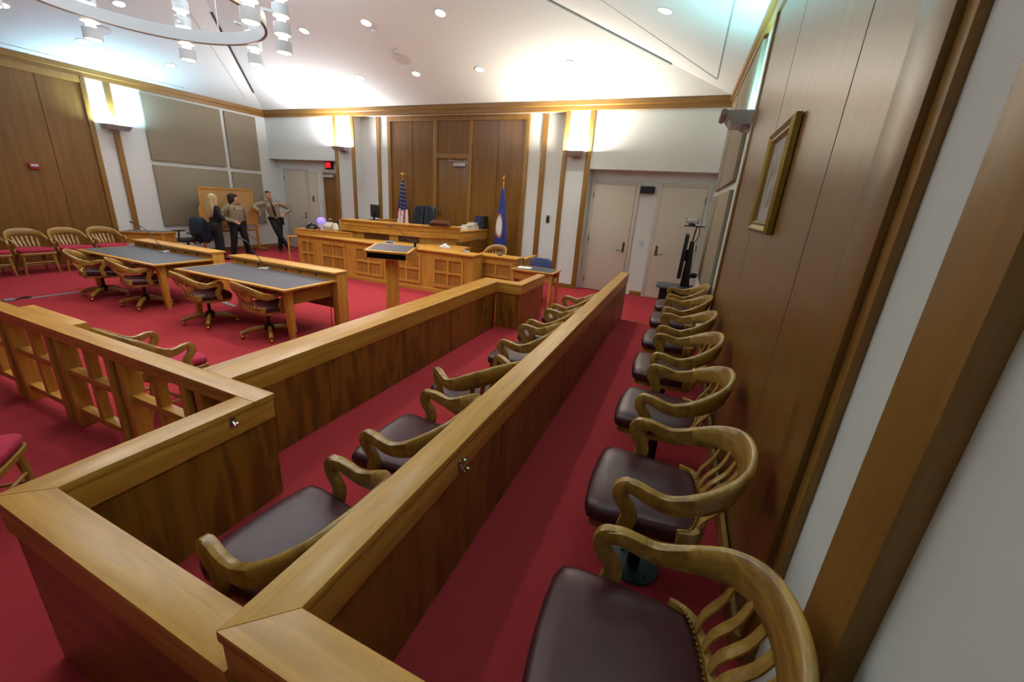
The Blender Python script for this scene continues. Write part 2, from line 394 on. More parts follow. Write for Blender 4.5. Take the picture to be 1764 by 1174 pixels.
strip((.04,8.72,zR(.04,8.72)), (-2.4,5.2,zR(-2.4,5.2)), .02, .006, M['seam'], 'ceiling seam beside the right hip')

# acoustic panels
def acoustic(y0, y1, z0, z1, left, label):
    if left: g = MB().box(XL+.001, XL+.05, y0, y1, z0, z1)
    else: g = MB().prism([(XW(y0)-.05,y0),(XW(y0)-.001,y0),(XW(y1)-.001,y1),(XW(y1)-.05,y1)], z0, z1)
    o = g.build('mounted_acoustic_panel', M['fabric'], bevel=.006, loc=((XL+.02) if left else XW(y0)-.02, y0, z0))
    tag(o, label, 'wall panel', 'tan fabric acoustic panels')
for y0, y1, w_ in [(6.32, 8.17, 'wide'), (8.29, 9.21, 'narrow')]:
    for z0, z1, h_ in [(.767, 2.26, 'lower'), (2.365, 3.86, 'upper')]:
        acoustic(y0, y1, z0, z1, True, '%s %s tan fabric panel on the left wall%s' % (h_, w_, ' behind the corkboard' if h_ == 'lower' else ' below the cornice'))
        acoustic(*((5.95, 7.95) if w_ == 'wide' else (8.07, 9.0)), z0, z1, False, '%s %s tan fabric panel on the right wall near the %s' % (h_, w_, 'white doors' if w_ == 'narrow' else 'ribbed sconce'))

# ------------------------------------------------------------------ lights
def spot(x, y, z, power, col=(1, .96, .91), angle=95, blend=.7, size=.06, rot=(0,0,0)):
    l = bpy.data.lights.new('downlight_beam', 'SPOT'); l.energy = power; l.color = col; l.spot_size = math.radians(angle); l.spot_blend = blend; l.shadow_soft_size = size
    o = bpy.data.objects.new('downlight_beam', l); o.location = (x, y, z); o.rotation_euler = rot; COL.objects.link(o); return o
def area(x, y, z, power, sx, sy, rot, col):
    l = bpy.data.lights.new('uplight', 'AREA'); l.shape = 'RECTANGLE'; l.size = sx; l.size_y = sy; l.energy = power; l.color = col
    o = bpy.data.objects.new('uplight', l); o.location = (x, y, z); o.rotation_euler = rot; COL.objects.link(o); return o
DL_P = 76
dl_proto = None
def downlight(x, y, nrm, z, label, power=DL_P):
    global dl_proto
    if dl_proto is None:
        t = thing('recessed_ceiling_light', label, 'ceiling light', (0,0,0), 0, 'recessed ceiling lights')
        g = MB(); R = []
        for r, zz in [(.105,-.001),(.105,-.008),(.088,-.010),(.082,-.004)]:
            R.append([Vector((r*math.cos(a*PI/12), r*math.sin(a*PI/12), zz)) for a in range(24)])
        g.rings(R, False); g.build('trim_ring', M['white_enamel'], t, smooth=True)
        MB().lathe([(.001,-.003),(.083,-.003),(.083,-.0055),(.001,-.0055)], n=24).build('lens', M['lamp_w'], t)
        dl_proto = t; o = t
    else:
        o = copy_tree(dl_proto); o['label'] = label
    o.location = (x, y, z)
    o.rotation_mode = 'QUATERNION'; o.rotation_quaternion = Vector((0,0,-1)).rotation_difference(-Vector(nrm))
    spot(x, y, z-.05, power)
nF, nL = Vector((0, SL, 1)).normalized(), Vector((-SL, 0, 1)).normalized()
nR = Vector((SL, 0, 1)).normalized()
row = ['first','second','third','fourth']
for i, x in enumerate((-7.43,-5.9,-4.36,-2.49)):
    downlight(x, 8.22, nF, zF(8.22), 'round ceiling light in the row nearest the front wall, %s from the left' % row[i])
for i, x in enumerate((-7.38,-5.86,-4.31)):
    downlight(x, 6.68, nF, zF(6.68), 'round ceiling light in the row further from the front wall, %s from the left' % row[i])
downlight(-.73, 6.37, nR, zR(-.73, 6.37), 'round ceiling light alone on the right slope, above the back jury row', DL_P*.5)
downlight(-11.32, 6.45, nL, zL(-11.32), 'round ceiling light seen just left of the pendant shades by the left corner', DL_P*.6)
downlight(-11.36, 4.97, nL, zL(-11.36), 'round ceiling light just below the ring pendant, above the left wall sconce', DL_P*.5)
downlight(-9.72, 4.88, nL, zL(-9.72), 'round ceiling light seen above the white ring at the top of the picture', DL_P*.6)
downlight(-10.92, 3.82, nL, zL(-10.92), 'round ceiling light in the top left corner of the picture', DL_P*.4)
# added unseen spots without fittings, to brighten the court, jury box and rail tops
for x, y, k in [(-2.3,6.3,.7),(-2.35,4.85,.7),(-2.35,3.3,.8),(-4.3,5.1,1.1),(-4.3,3.4,.9),(-4.3,1.8,.6),(-2.35,1.9,.5),(-7.4,5.1,1),(-5.9,5.1,1),(-9.72,3.3,.9),(-8.6,5.0,.5)]: spot(x, y, 4.7, DL_P*k)
# ceiling speaker and detectors
t = thing('ceiling_speaker', 'round grey speaker grille in the sloping ceiling among the lights', 'speaker', (-5.89, 7.72, zF(7.72)))
t.rotation_mode = 'QUATERNION'; t.rotation_quaternion = Vector((0,0,-1)).rotation_difference(-nF)
MB().lathe([(.001,-.001),(.16,-.001),(.16,-.012),(.001,-.012)], n=28).build('speaker_grille', plain('speaker_grille','#cfcac4',.7), t)
t = thing('ceiling_speaker', 'round pale speaker grille behind the left shades of the ring pendant', 'speaker', (-10.77, 5.01, zL(-10.77)))
t.rotation_mode = 'QUATERNION'; t.rotation_quaternion = Vector((0,0,-1)).rotation_difference(-nL)
MB().lathe([(.001,-.001),(.16,-.001),(.16,-.012),(.001,-.012)], n=28).build('speaker_grille', bpy.data.materials['speaker_grille'], t)
for x, y, lb in [(-5.86,6.87,'small ceiling detector just below the middle light of the further row'),(-5.87,7.46,'tiny ceiling detector beside the round speaker')]:
    o = MB().lathe([(.001,0),(.045,0),(.04,-.03),(.001,-.035)], n=16).build('ceiling_detector', M['white_enamel'], smooth=True); o.location = (x, y, zF(y)-.001); tag(o, lb, 'detector')

# sconces ------------------------------------------------------------
def sconce(loc, rz, label, wd, dp, h, col, power, ribs=0):
    """front of the tray faces local -y, wall at y=0"""
    t = thing('wall_sconce', label, 'wall lamp', loc, rz, 'uplight wall sconces')
    g = MB()
    top = [(-wd/2,-dp),(wd/2,-dp),(wd/2,-.005),(-wd/2,-.005)]; bot = [(-wd*.43,-dp*.70),(wd*.43,-dp*.70),(wd*.43,-.005),(-wd*.43,-.005)]
    R = [[Vector((x,y,0)) for x,y in bot], [Vector((x,y,h*.55)) for x,y in [(a*.55+b*.45, c*.55+d*.45) for (a,c),(b,d) in zip(top,bot)]], [Vector((x,y,h)) for x,y in top], [Vector((x*.93,y*.95-.002,h)) for x,y in top], [Vector((x*.9,y*.9-.004,h-.03)) for x,y in top]]
    g.rings(R, True); g.build('tray', M['alu'], t, bevel=.004)
    MB().box(-.09, .09, -.04, -.001, -.05, .0).build('wall_mount', M['alu'], t, bevel=.005)
    MB().tube([(-wd*.38,-dp*.5,h-.015),(wd*.38,-dp*.5,h-.015)], .012).build('lamp_tube', M['lamp_w'], t)
    for k in range(ribs):
        y = -dp*(1-.25*k); MB().tube([(-wd/2+.02*k,y,h-.02-.035*k),(wd/2-.02*k,y,h-.02-.035*k)], .034-.001*k, n=14).build('rib', M['bronze'] if False else plain('sconce_rib_%d' % k,'#8d7e7c',.5,.2), t)
    m = Matrix.Translation(Vector(loc)) @ Matrix.Rotation(rz, 4, 'Z')
    p = m @ Vector((0, -dp*.5, h+.015))
    area(p.x, p.y, p.z, power, wd*.8, dp*.6, (PI, 0, rz), col)
    return t
sconce((XL+.052, 5.655, 2.93), PI/2, 'silver uplight sconce on the oak strip of the left wall', .50, .30, .10, (.45,.77,1.0), 68)
sconce((-9.335, YF-.032, 3.0), 0, 'grey uplight sconce on the pilaster above the exit sign', .44, .28, .10, (1.0,.95,.97), 170)
sconce((-2.53, YF-.032, 2.98), 0, 'dark uplight sconce on the pilaster beside the right doors', .44, .28, .10, (1.0,.90,.78), 170)
sconce((XW(5.6)-.002, 5.58, 2.9), -PI/2, 'ribbed uplight sconce on the right wall above the framed picture', .48, .31, .13, (.36,.93,1.0), 28, 4)

sconce((XW(1.0)-.052, 1.0, 2.9), -PI/2, 'uplight sconce high on the broad oak strip nearest the camera', .50, .38, .13, (.74,1.0,.97), 85, 4)  # sconce added out of frame to give the near wall cool light
# ring pendant ---------------------------------------------------------
PC = Vector((-6.05, 3.23, 0)); PR, PZ = 1.22, 3.80
t = thing('ring_pendant', 'large white ring pendant with stacked cylinder shades hanging from the ceiling', 'pendant lamp', (PC.x, PC.y, PZ))
R = []
for r, zz in [(PR,0),(PR+.022,0),(PR+.022,.145),(PR,.145)]:
    R.append([Vector((r*math.cos(2*PI*i/96), r*math.sin(2*PI*i/96), zz)) for i in range(96)])
MB().rings(R, False, True).build('ring_band', M['white_enamel'], t, smooth=True)
R = []
for r, zz in [(PR-.004,-.012),(PR+.026,-.012),(PR+.026,0),(PR-.004,0)]:
    R.append([Vector((r*math.cos(2*PI*i/96), r*math.sin(2*PI*i/96), zz)) for i in range(96)])
MB().rings(R, False, True).build('ring_lower_edge', M['bronze'], t, smooth=True)
def can_mb(z0, h, r):
    R = []
    for rr, zz in [(r,z0),(r,z0+h),(r-.008,z0+h),(r-.008,z0+.0)]:
        R.append([Vector((rr*math.cos(2*PI*i/24), rr*math.sin(2*PI*i/24), zz)) for i in range(24)])
    return MB().rings(R, False, True)
lamp0 = None
for k in range(9):
    a = math.radians(12.2+40.4*k)
    px, py = 1.415*math.cos(a), 1.415*math.sin(a)
    zb = 3.60-PZ
    if lamp0 is None:
        l0 = MB().tube([(0,0,.02),(0,0,.78)], .022, n=10).build('lamp_stem', M['alu'], t, smooth=True)
        for j in range(4):
            can_mb(j*.20, .125, .098).build('shade', M['white_enamel'], l0, smooth=True)
            MB().lathe([(.001,j*.20+.012),(.086,j*.20+.012),(.086,j*.20+.02),(.001,j*.20+.02)], n=24).build('diffuser', M['lamp_c'], l0)
            if j < 3: MB().lathe([(.03,j*.20+.128),(.05,j*.20+.135),(.05,j*.20+.19),(.03,j*.20+.196)], n=16).build('bulb', M['lamp_w'], l0, smooth=True)
        MB().box(-.02, .02, .02, .26, .42, .45).build('bracket', M['alu'], l0)
        lamp0 = l0; o = l0
    else: o = copy_tree(lamp0, t)
    o.location = (px, py, zb); o.rotation_euler = (0, 0, a+PI/2)
    p = PC+Vector((px, py, 3.58)); spot(p.x, p.y, p.z, 28, col=(1,.93,.84), angle=120)
    l = bpy.data.lights.new('pendant_glow', 'POINT'); l.energy = 14; l.color = (.82,.92,1); l.shadow_soft_size = .09
    q = bpy.data.objects.new('pendant_glow', l); q.location = PC+Vector((px*1.0, py*1.0, 4.55)); COL.objects.link(q)
for k in range(4):
    a = math.radians(110+90*k); c, s_ = math.cos(a)*(PR+.01), math.sin(a)*(PR+.01)
    zt = min(zF(PC.y+s_), zL(PC.x+c), zR(PC.x+c, PC.y+s_))-PZ
    MB().tube([(c,s_,.13),(c,s_,zt+.02)], .007, n=8).build('suspension_rod', M['alu'], t)

# ------------------------------------------------------------------ doors
def door(n, x0, x1, z1, y, mat, label, handle=None, hinge=None, panel=True):
    o = struct(MB().box(x0, x1, y-.045, y, .012, z1).build('door_%d' % n, mat, bevel=.003), label)
    if hinge:
        hx_ = x0-.004 if hinge == 'l' else x1+.004
        for z in (.25, 1.22, 2.2): MB().tube([(hx_,y-.05,z-.06),(hx_,y-.05,z+.06)], .012, n=8).build('hinge', M['steel'], o)
    if handle:
        hx_ = x1-.09 if handle == 'r' else x0+.09; d = -1 if handle == 'r' else 1
        g = MB().box(hx_-.028, hx_+.028, y-.056, y-.044, .98, 1.20); h = g.build('lock_plate', M['steel'], o, bevel=.004)
        MB().sweep([(hx_,y-.055,1.02),(hx_,y-.10,1.02),(hx_+d*.03,y-.11,1.02),(hx_+d*.15,y-.11,1.02)], .018, .018).build('lever', M['steel'], o, smooth=True)
    return o
def dframe(x0, x1, z1, y, label, mat=None, wd=.07):
    g = MB().box(x0-wd, x0-.004, y-.03, y+.001, 0, z1+wd).box(x1+.004, x1+wd, y-.03, y+.001, 0, z1+wd).box(x0-.004, x1+.004, y-.03, y+.001, z1+.004, z1+wd)
    trim(g, mat or M['frame_paint'], label, .003)
door(1, -12.20, -11.27, 2.43, YD, M['door_paint'], 'white door at the left of the left alcove', 'r', 'l'); 
door(2, -11.15, -10.81, 2.43, YD, M['door_paint'], 'narrow fixed white leaf beside the left white door')
door(3, -10.50, -9.72, 2.41, YD, M['wall_z'], 'brown wooden exit door under the exit sign')
door(4, -2.082, -1.164, 2.446, YD, M['door_paint'], 'white door with lever on its right, left of the pair', 'r', 'l')
door(5, -.61, .28, 2.446, YD, M['door_paint'], 'white door with lever on its left, behind the screen cart', 'l', 'r')
dframe(-12.20, -11.27, 2.43, YD, 'white frame of the left alcove door', wd=.06); dframe(-10.50, -9.72, 2.41, YD, 'white frame of the wooden exit door', wd=.10)
dframe(-2.082, -1.164, 2.446, YD, 'white frame of the left door of the pair', wd=.085); dframe(-.61, .28, 2.446, YD, 'white frame of the right door of the pair', wd=.085)
dj = struct(MB().box(-6.374, -5.441, YD-.02, YD+.001, .45, 2.899).build('door_6', M['wall_z'], bevel=.003), 'oak door in the panelling behind the judge chair')
MB().box(-6.35, -6.23, YD-.03, YD-.019, 1.45, 1.60).build('lock_plate', M['steel'], dj, bevel=.004)
MB().sweep([(-6.29,YD-.03,1.49),(-6.29,YD-.08,1.49),(-6.18,YD-.085,1.49)], .018, .018).build('lever', M['steel'], dj)
MB().box(-5.85, -5.50, YD-.085, YD-.02, 2.72, 2.80).build('door_closer', M['alu'], dj, bevel=.006)
MB().sweep([(-5.6,YD-.09,2.81),(-5.95,YD-.12,2.86),(-6.05,YD-.03,2.87)], .02, .012).build('closer_arm', M['alu'], dj)
d3 = bpy.data.objects['door_3']
MB().box(-10.45, -10.05, YD-.12, YD-.046, 2.28, 2.36).build('door_closer', M['alu'], d3, bevel=.006)
# exit signs, switches, alarms on walls
t = thing('exit_sign', 'black exit sign with red letters above the brown exit door', 'sign', (-10.24, YD-.002, 2.52))
MB().box(-.15, .15, -.06, 0, 0, .225).build('sign_case', M['black'], t, bevel=.006)
MB().box(-.118, .118, -.063, -.058, .025, .20).build('sign_face', plain('sign_face_red','#5a0a10',.4), t)
def letters():
    g = MB(); w_, h_, q = .044, .135, .011
    def bar(x0, x1, z0, z1): g.box(x0, x1, -.066, -.062, z0, z1)
    x = -.106; z = .045
    bar(x, x+q, z, z+h_); [bar(x+q, x+w_, z+a, z+a+q*1.1) for a in (0, h_/2-q/2, h_-q*1.1)]
    x += .058
    for s_ in (1, -1):
        p = [(x if s_ > 0 else x+w_, z), (x+q if s_ > 0 else x+w_-q, z), (x+w_ if s_ > 0 else x, z+h_), (x+w_-q if s_ > 0 else x+q, z+h_)]
        g.yprism(p if s_ > 0 else p[::-1], -.066, -.062)
    x += .062; bar(x, x+q, z, z+h_); x += .031
    bar(x, x+w_+.008, z+h_-q*1.1, z+h_); bar(x+w_/2-.002, x+w_/2+q-.002, z, z+h_)
    return g
letters().build('lettering', M['exitred'], t)
t = thing('exit_sign', 'unlit black sign box between the pair of white doors', 'sign', (-.915, YD-.002, 2.295))
MB().box(-.15, .15, -.07, 0, 0, .15).build('sign_case', M['black'], t, bevel=.004); MB().box(-.13, .13, -.073, -.068, .015, .135).build('sign_face', plain('sign_face_dark','#170608',.4), t)
t = thing('light_switch', 'white light switch plate between the pair of white doors', 'switch', (-.873, YD-.001, 1.22))
MB().box(-.045, .045, -.008, 0, -.07, .07).build('switch_plate', M['white_enamel'], t, bevel=.003); MB().box(-.015, .015, -.014, -.007, -.03, .03).build('switch_toggle', M['white_enamel'], t, bevel=.002)
t = thing('switch_plate', 'narrow metal switch plate on the white leaf beside the left door', 'switch', (-10.98, YD-.046, 1.62))
MB().box(-.035, .035, -.008, 0, -.08, .08).build('cover', M['steel'], t, bevel=.003)
t = thing('wall_switch', 'small grey control plate on the white wall right of the flag', 'switch', (-3.16, YD-.001, 1.58))
MB().box(-.045, .045, -.012, 0, -.09, .09).build('cover', M['steel'], t, bevel=.003); MB().box(-.025, .025, -.016, -.011, -.05, .06).build('button_pad', M['black'], t, bevel=.002)
t = thing('mounted_fire_alarm', 'small red fire alarm with white strobe on the left oak wall', 'fire alarm', (XL+.031, 4.19, 2.02), PI/2)
MB().box(-.075, .075, -.05, 0, -.06, .06).build('alarm_body', M['red_plastic'], t, bevel=.008); MB().box(-.055, .055, -.07, -.048, -.005, .035).build('strobe_lens', M['white_enamel'], t, bevel=.006)
for k, (x, z) in enumerate([(-.9,0)]): pass

# ------------------------------------------------------------------ framed picture on the right wall
y0, y1, z0, z1 = 2.86, 3.60, 1.86, 2.50
px = XW(3.2)-.031
t = thing('framed_picture', 'framed picture in a carved gold frame on the right oak wall', 'picture', (px, 3.23, z0), -PI/2)
W_, H_ = .74, .66; g = MB(); R = []
for dx, dz, yy in [(0,0,0),(0,0,-.03),(.02,.02,-.045),(.045,.045,-.028),(.06,.06,-.032),(.075,.075,-.012),(.075,.075,0)]:
    R.append([Vector((sx*(W_/2-dx), yy, (H_-dz) if sz > 0 else dz)) for sx, sz in [(-1,-1),(1,-1),(1,1),(-1,1)]])
g.rings(R, False); g.build('frame', M['gold'], t)
MB().box(-W_/2+.07, W_/2-.07, -.006, -.001, .07, H_-.07).build('mat_board', M['mat'], t)
pm, nt, bs = base_mat('old_print'); tc = nt.nodes.new('ShaderNodeTexCoord'); n = nt.nodes.new('ShaderNodeTexNoise'); n.inputs['Scale'].default_value = 7; n.inputs['Detail'].default_value = 5
r = nt.nodes.new('ShaderNodeValToRGB'); r.color_ramp.elements[0].color = hexc('#6d5f58'); r.color_ramp.elements[1].color = hexc('#c4b8ad'); r.color_ramp.elements[0].position = .35; r.color_ramp.elements[1].position = .65
nt.links.new(tc.outputs['Object'], n.inputs['Vector']); nt.links.new(n.outputs['Fac'], r.inputs['Fac']); nt.links.new(r.outputs['Color'], bs.inputs['Base Color'])
MB().box(-.19, .19, -.008, -.0055, .16, .50).build('print', pm, t)
MB().box(-W_/2+.07, W_/2-.07, -.0125, -.011, .07, H_-.07).build('glass_pane', M['glass'], t)

# ------------------------------------------------------------------ jury box rails and bar
def rail_y(t, x0, x1, y0, y1, z0, z1, side='oak_y', pan='panel_z', fascia=.115, joints=(), inset=.012):
    cap = MB().box(x0, x1, y0, y1, z1-.035, z1).build('cap', M[side], t, bevel=.003)
    MB().box(x0+.004, x1-.004, y0+.004, y1-.004, z1-.035-fascia, z1-.0355).build('fascia', M[side], t, bevel=.002)
    g = MB().box(x0+inset, x1-inset, y0+.004, y1-.004, z0, z1-.036-fascia); p = g.build('panel', M[pan], t)
    return p
def joints_y(t, x, ys, z0, z1, d=.002):
    for y in ys: MB().box(x-d, x+d, y-.004, y+.004, z0, z1).build('panel_joint', M['joint'], t)
t = thing('jury_box_partition', 'low oak wall round the near corner of the jury box, in the bottom left', 'low wall', (-1.5, .43, 0))
T = lambda x, y: (x, y)
def shiftbuild(t): pass
t.location = (0,0,0)
# near wall (x direction) with left return (y direction)
g = MB(); z1 = .836
cap = MB(); cap.prism([(-2.106,.361),(-.835,.361),(-.835,.487),(-1.972,.487)], z1-.035, z1).prism([(-2.106,.361),(-1.972,.487),(-1.972,1.257),(-2.106,1.257)], z1-.035, z1)
cx_ = MB().prism([(-2.106,.361),(-.826,.361),(-.826,.487),(-1.972,.487)], z1-.035, z1).build('cap', M['cap_x'], t, bevel=.003)
cy_ = MB().prism([(-2.106,.363),(-1.973,.4885),(-1.973,1.255),(-2.106,1.255)], z1-.035, z1).build('cap', M['cap_y'], t, bevel=.003)
MB().prism([(-2.10,.367),(-.828,.367),(-.828,.481),(-1.978,.481)], .685, z1-.0355).build('fascia', M['oak_x'], t, bevel=.002)
MB().prism([(-2.10,.369),(-1.979,.4825),(-1.979,1.372),(-2.10,1.372)], .685, z1-.0355).build('fascia', M['oak_y'], t, bevel=.002)
MB().prism([(-2.09,.381),(-.828,.381),(-.828,.467),(-1.99,.467)], 0, .684).build('panel', M['panel_x'], t)
MB().prism([(-2.088,.383),(-1.991,.4685),(-1.991,1.368),(-2.088,1.368)], 0, .684).build('panel', M['panel_z'], t)
hk = MB().box(-1.979, -1.973, 1.12, 1.15, .745, .80).build('coat_hook', M['chrome'], t, bevel=.002)
MB().sweep([(-1.975,1.135,.775),(-1.955,1.135,.755),(-1.945,1.135,.762),(-1.94,1.135,.78)], .01, .01).build('hook_prong', M['chrome'], hk, smooth=True)

t = thing('bar_rail', 'open oak bar rail with square grid between paired posts, on the left', 'railing', (0,0,0))
MB().box(-6.3, -1.972, 1.258, 1.377, z1-.035, z1).build('cap', M['cap_x'], t, bevel=.003)
MB().box(-6.3, -2.102, 1.262, 1.373, z1-.085, z1-.0352).build('cap_fascia', M['oak_x'], t, bevel=.002)
MB().box(-5.09, -4.20, 1.372, 1.47, z1-.08, z1-.001).build('gate_cap', M['oak_x'], t, bevel=.003)
posts = [-6.02,-5.153,-4.295,-3.437,-2.579]
for x in posts:
    for xx in (x-.075, x+.075): MB().box(xx-.032, xx+.032, 1.265, 1.368, 0, z1-.0855).build('post', M['oak_z'], t, bevel=.003)
    MB().box(x-.043, x+.043, 1.30, 1.335, .06, z1-.0855).build('post_infill', M['dark_wood'], t)
for a, b in list(zip(posts, posts[1:]))+[(-2.579,-2.102)]:
    a_, b_ = a+.107, b-.107
    if b == -2.102: b_ = -2.102
    for z in (.11, .45): MB().box(a_, b_, 1.285, 1.35, z, z+.05).build('grid_rail', M['oak_x'], t, bevel=.002)
    m_ = (a_+b_)/2 if b != -2.102 else -2.28
    for za, zb in ((.16,.45),(.50,z1-.0855)): MB().box(m_-.03, m_+.03, 1.288, 1.347, za, zb).build('grid_bar', M['oak_z'], t, bevel=.002)

t = thing('front_jury_rail', 'long low oak wall in front of the front jury row, jogging at its far end', 'low wall', (0,0,0))
MB().prism([(-2.622,1.378),(-2.349,1.378),(-2.349,5.212),(-2.622,5.40)], z1-.035, z1).build('cap', M['cap_y'], t, bevel=.003)
MB().prism([(-2.349,5.2125),(-1.966,5.2125),(-2.101,5.3995),(-2.6215,5.3995)], z1-.035, z1).build('cap', M['cap_x'], t, bevel=.003)
MB().prism([(-1.966,5.213),(-1.966,6.267),(-2.101,6.267),(-2.101,5.40)], z1-.035, z1).build('cap', M['cap_y'], t, bevel=.003)
MB().prism([(-2.616,1.38),(-2.355,1.38),(-2.355,5.218),(-2.616,5.394)], .685, z1-.0355).build('fascia', M['oak_y'], t, bevel=.002)
MB().prism([(-2.354,5.219),(-1.972,5.219),(-2.095,5.393),(-2.614,5.393)], .685, z1-.0355).build('fascia', M['oak_x'], t, bevel=.002)
MB().prism([(-1.972,5.22),(-1.972,6.262),(-2.095,6.262),(-2.095,5.394)], .685, z1-.0355).build('fascia', M['oak_y'], t, bevel=.002)
MB().box(-2.604, -2.364, 1.38, 5.22, 0, .684).build('panel', M['panel_z'], t)
MB().box(-2.363, -1.985, 5.231, 5.381, 0, .684).build('panel', M['panel_z'], t)
MB().box(-2.083, -1.984, 5.382, 6.255, 0, .684).build('panel', M['panel_z'], t)
for y in (2.12, 3.05, 3.98, 4.62): MB().box(-2.366, -2.3625, y-.003, y+.003, .16, .684).build('panel_joint', M['joint'], t)
MB().box(-2.365, -2.357, 4.87, 4.93, .40, .52).build('outlet_plate', M['steel'], t, bevel=.002)

t = thing('middle_jury_rail', 'tall oak partition wall between the two jury rows', 'low wall', (0,0,0)); z2 = .977
MB().prism([(-.824,.361),(-.697,.487),(-.697,6.686),(-.824,6.686)], z2-.035, z2).build('cap', M['cap_y'], t, bevel=.003)
MB().prism([(-.823,.361),(XW(.4)-.004,.361),(XW(.4)-.004,.487),(-.696,.487)], z2-.035, z2).build('cap', M['cap_x'], t, bevel=.003)
MB().prism([(-.82,.368),(-.702,.485),(-.702,6.682),(-.82,6.682)], z2-.15, z2-.0355).build('fascia', M['oak_y'], t, bevel=.002)
MB().prism([(-.818,.366),(XW(.4)-.004,.366),(XW(.4)-.004,.482),(-.70,.482)], z2-.15, z2-.0355).build('fascia', M['oak_x'], t, bevel=.002)
MB().box(-.812, -.711, .47, 6.676, 0, z2-.151).build('panel', M['panel_z'], t)
MB().box(-.81, XW(.4)-.004, .378, .469, 0, z2-.151).build('panel', M['panel_x'], t)
for y in (1.75, 3.0, 4.25, 5.5): MB().box(-.712, -.7095, y-.003, y+.003, .295, z2-.151).build('panel_joint', M['joint'], t)
hk = MB().box(-.703, -.696, 1.255, 1.285, .84, .905).build('coat_hook', M['chrome'], t, bevel=.002)
MB().sweep([(-.698,1.27,.875),(-.678,1.27,.85),(-.664,1.27,.856),(-.66,1.27,.876)], .011, .011).build('hook_prong', M['chrome'], hk, smooth=True)
MB().sweep([(-.698,1.27,.89),(-.68,1.27,.90),(-.675,1.27,.912)], .009, .009).build('hook_prong', M['chrome'], hk, smooth=True)

# ------------------------------------------------------------------ counsel tables
def counsel_table(x, y, label):
    t = thing('counsel_table', label, 'table', (x, y, 0), 0, 'counsel tables')
    W2 = 1.12
    g = MB(); R = []
    for (px_, py_, zz) in [(-W2,0,.70)]: pass
    MB().box(-W2, W2, 0, .8415, .705, .73).build('tabletop', M['oak_x'], t, bevel=.004)
    MB().box(-W2+.06, W2-.06, .06, .80, .7295, .7325).build('laminate_inlay', M['laminate'], t)
    led = MB().box(-W2-.01, W2+.01, .80, 1.06, .815, .845).build('raised_ledge', M['oak_x'], t, bevel=.003)
    MB().box(-W2+.102, W2-.102, .845, 1.02, .66, .8145).build('ledge_box', M['oak_x'], t, bevel=.002)
    for k, xx in enumerate((-.80,-.50,.10,.40,.72)): MB().box(xx-.014, xx+.014, .838, .846, .745, .775).build('cable_grommet', M['slot'], t)
    for sx in (-1, 1):
        xa = sx*(W2+.0); xb = sx*(W2-.10)
        MB().box(xa, xb, .842, 1.03, 0, .8145).build('leg', M['oak_z'], t, bevel=.003)
        g = MB(); a, b, c, d = sx*(W2-.09), sx*(W2-.19), sx*(W2-.11), sx*(W2-.17)
        R = [[Vector((c,.13,0)),Vector((d,.13,0)),Vector((d,.19,0)),Vector((c,.19,0))],[Vector((a,.10,.705)),Vector((b,.10,.705)),Vector((b,.20,.705)),Vector((a,.20,.705))]]
        g.rings(R); g.build('leg', M['oak_z'], t, bevel=.003)
        MB().box(sx*(W2-.085), sx*(W2-.11), .20, .84, .50, .7045).build('end_apron', M['panel_y'], t)
    MB().box(-W2+.14, W2-.14, .88, .91, .30, .66).build('modesty_panel', M['panel_z'], t)
    return t
counsel_table(-5.505, 3.36, 'oak counsel table with grey top, the one nearer the lectern')
counsel_table(-8.182, 3.33, 'oak counsel table with grey top, the one nearer the left wall')
def goose_mic(x, y, z, rz, label, reach=.33, h=.30, base=True):
    t = thing('gooseneck_microphone', label, 'microphone', (x, y, z), rz, 'gooseneck microphones')
    if base:
        g = MB(); g.xprism([(-.07,0),(.07,0),(.06,.035),(-.06,.018)], -.06, .06); g.build('base', M['alu'], t, bevel=.006)
    pts = bez([(0,.03,.02),(0,.01,.07),(0,-reach*.22,h*.40),(0,-reach*.62,h*.84),(0,-reach,h)], 6)
    MB().tube(pts, .0055, n=8).build('gooseneck', M['black'], t, smooth=True)
    e = Vector(pts[-1]); d = (e-Vector(pts[-3])).normalized()
    MB().tube([e-d*.01, e, e+d*.05, e+d*.06], [.006,.013,.013,.006], n=10).build('mic_head', M['black'], t, smooth=True)
    return t
goose_mic(-5.75, 4.10, .7335, -1.25, 'gooseneck microphone on the counsel table nearer the lectern', .30, .44)
goose_mic(-8.20, 4.06, .7335, -1.3, 'gooseneck microphone on the counsel table nearer the left wall', .50, .46)
t = thing('power_cord', 'thin dark cord hanging by the right end of the nearer counsel table', 'cord', (-4.366, 4.05, 0))
MB().tube(bez([(0,.02,.60),(0,.0,.40),(.015,-.03,.25),(.005,-.02,.12),(.02,-.05,.012),(.06,-.12,.010)], 6), .005, n=8).build('cable', M['black'], t, smooth=True)

# ------------------------------------------------------------------ lectern
t = thing('lectern', 'oak lectern on a single column with grey sloping top, before the bench', 'lectern', (-4.335, 5.345, 0), math.radians(15.5))
MB().box(-.083, .083, -.083, .083, .02, .939).build('column', M['oak_z'], t, bevel=.004)
MB().box(-.11, .11, -.11, .11, 0, .03).build('foot_plate', M['oak_x'], t, bevel=.006)
g = MB(); g.xprism([(-.225,.94),(.225,.94),(.225,1.105),(-.225,1.045)], -.345, .345); bx = g.build('reading_box', M['oak_x'], t, bevel=.003)
MB().box(-.325, .325, -.2285, -.222, .953, 1.035).build('open_slot', M['pit'], t)  # black plate on the box front, standing for the shade inside a slot
g = MB(); R = [[Vector((sx*.372, sy*.235, 1.047+.035+sy*.035+d)) for sx, sy in [(-1,-1),(1,-1),(1,1),(-1,1)]] for d in (0, .022)]
g.rings(R); g.build('sloping_top', M['oak_x'], t, bevel=.003)
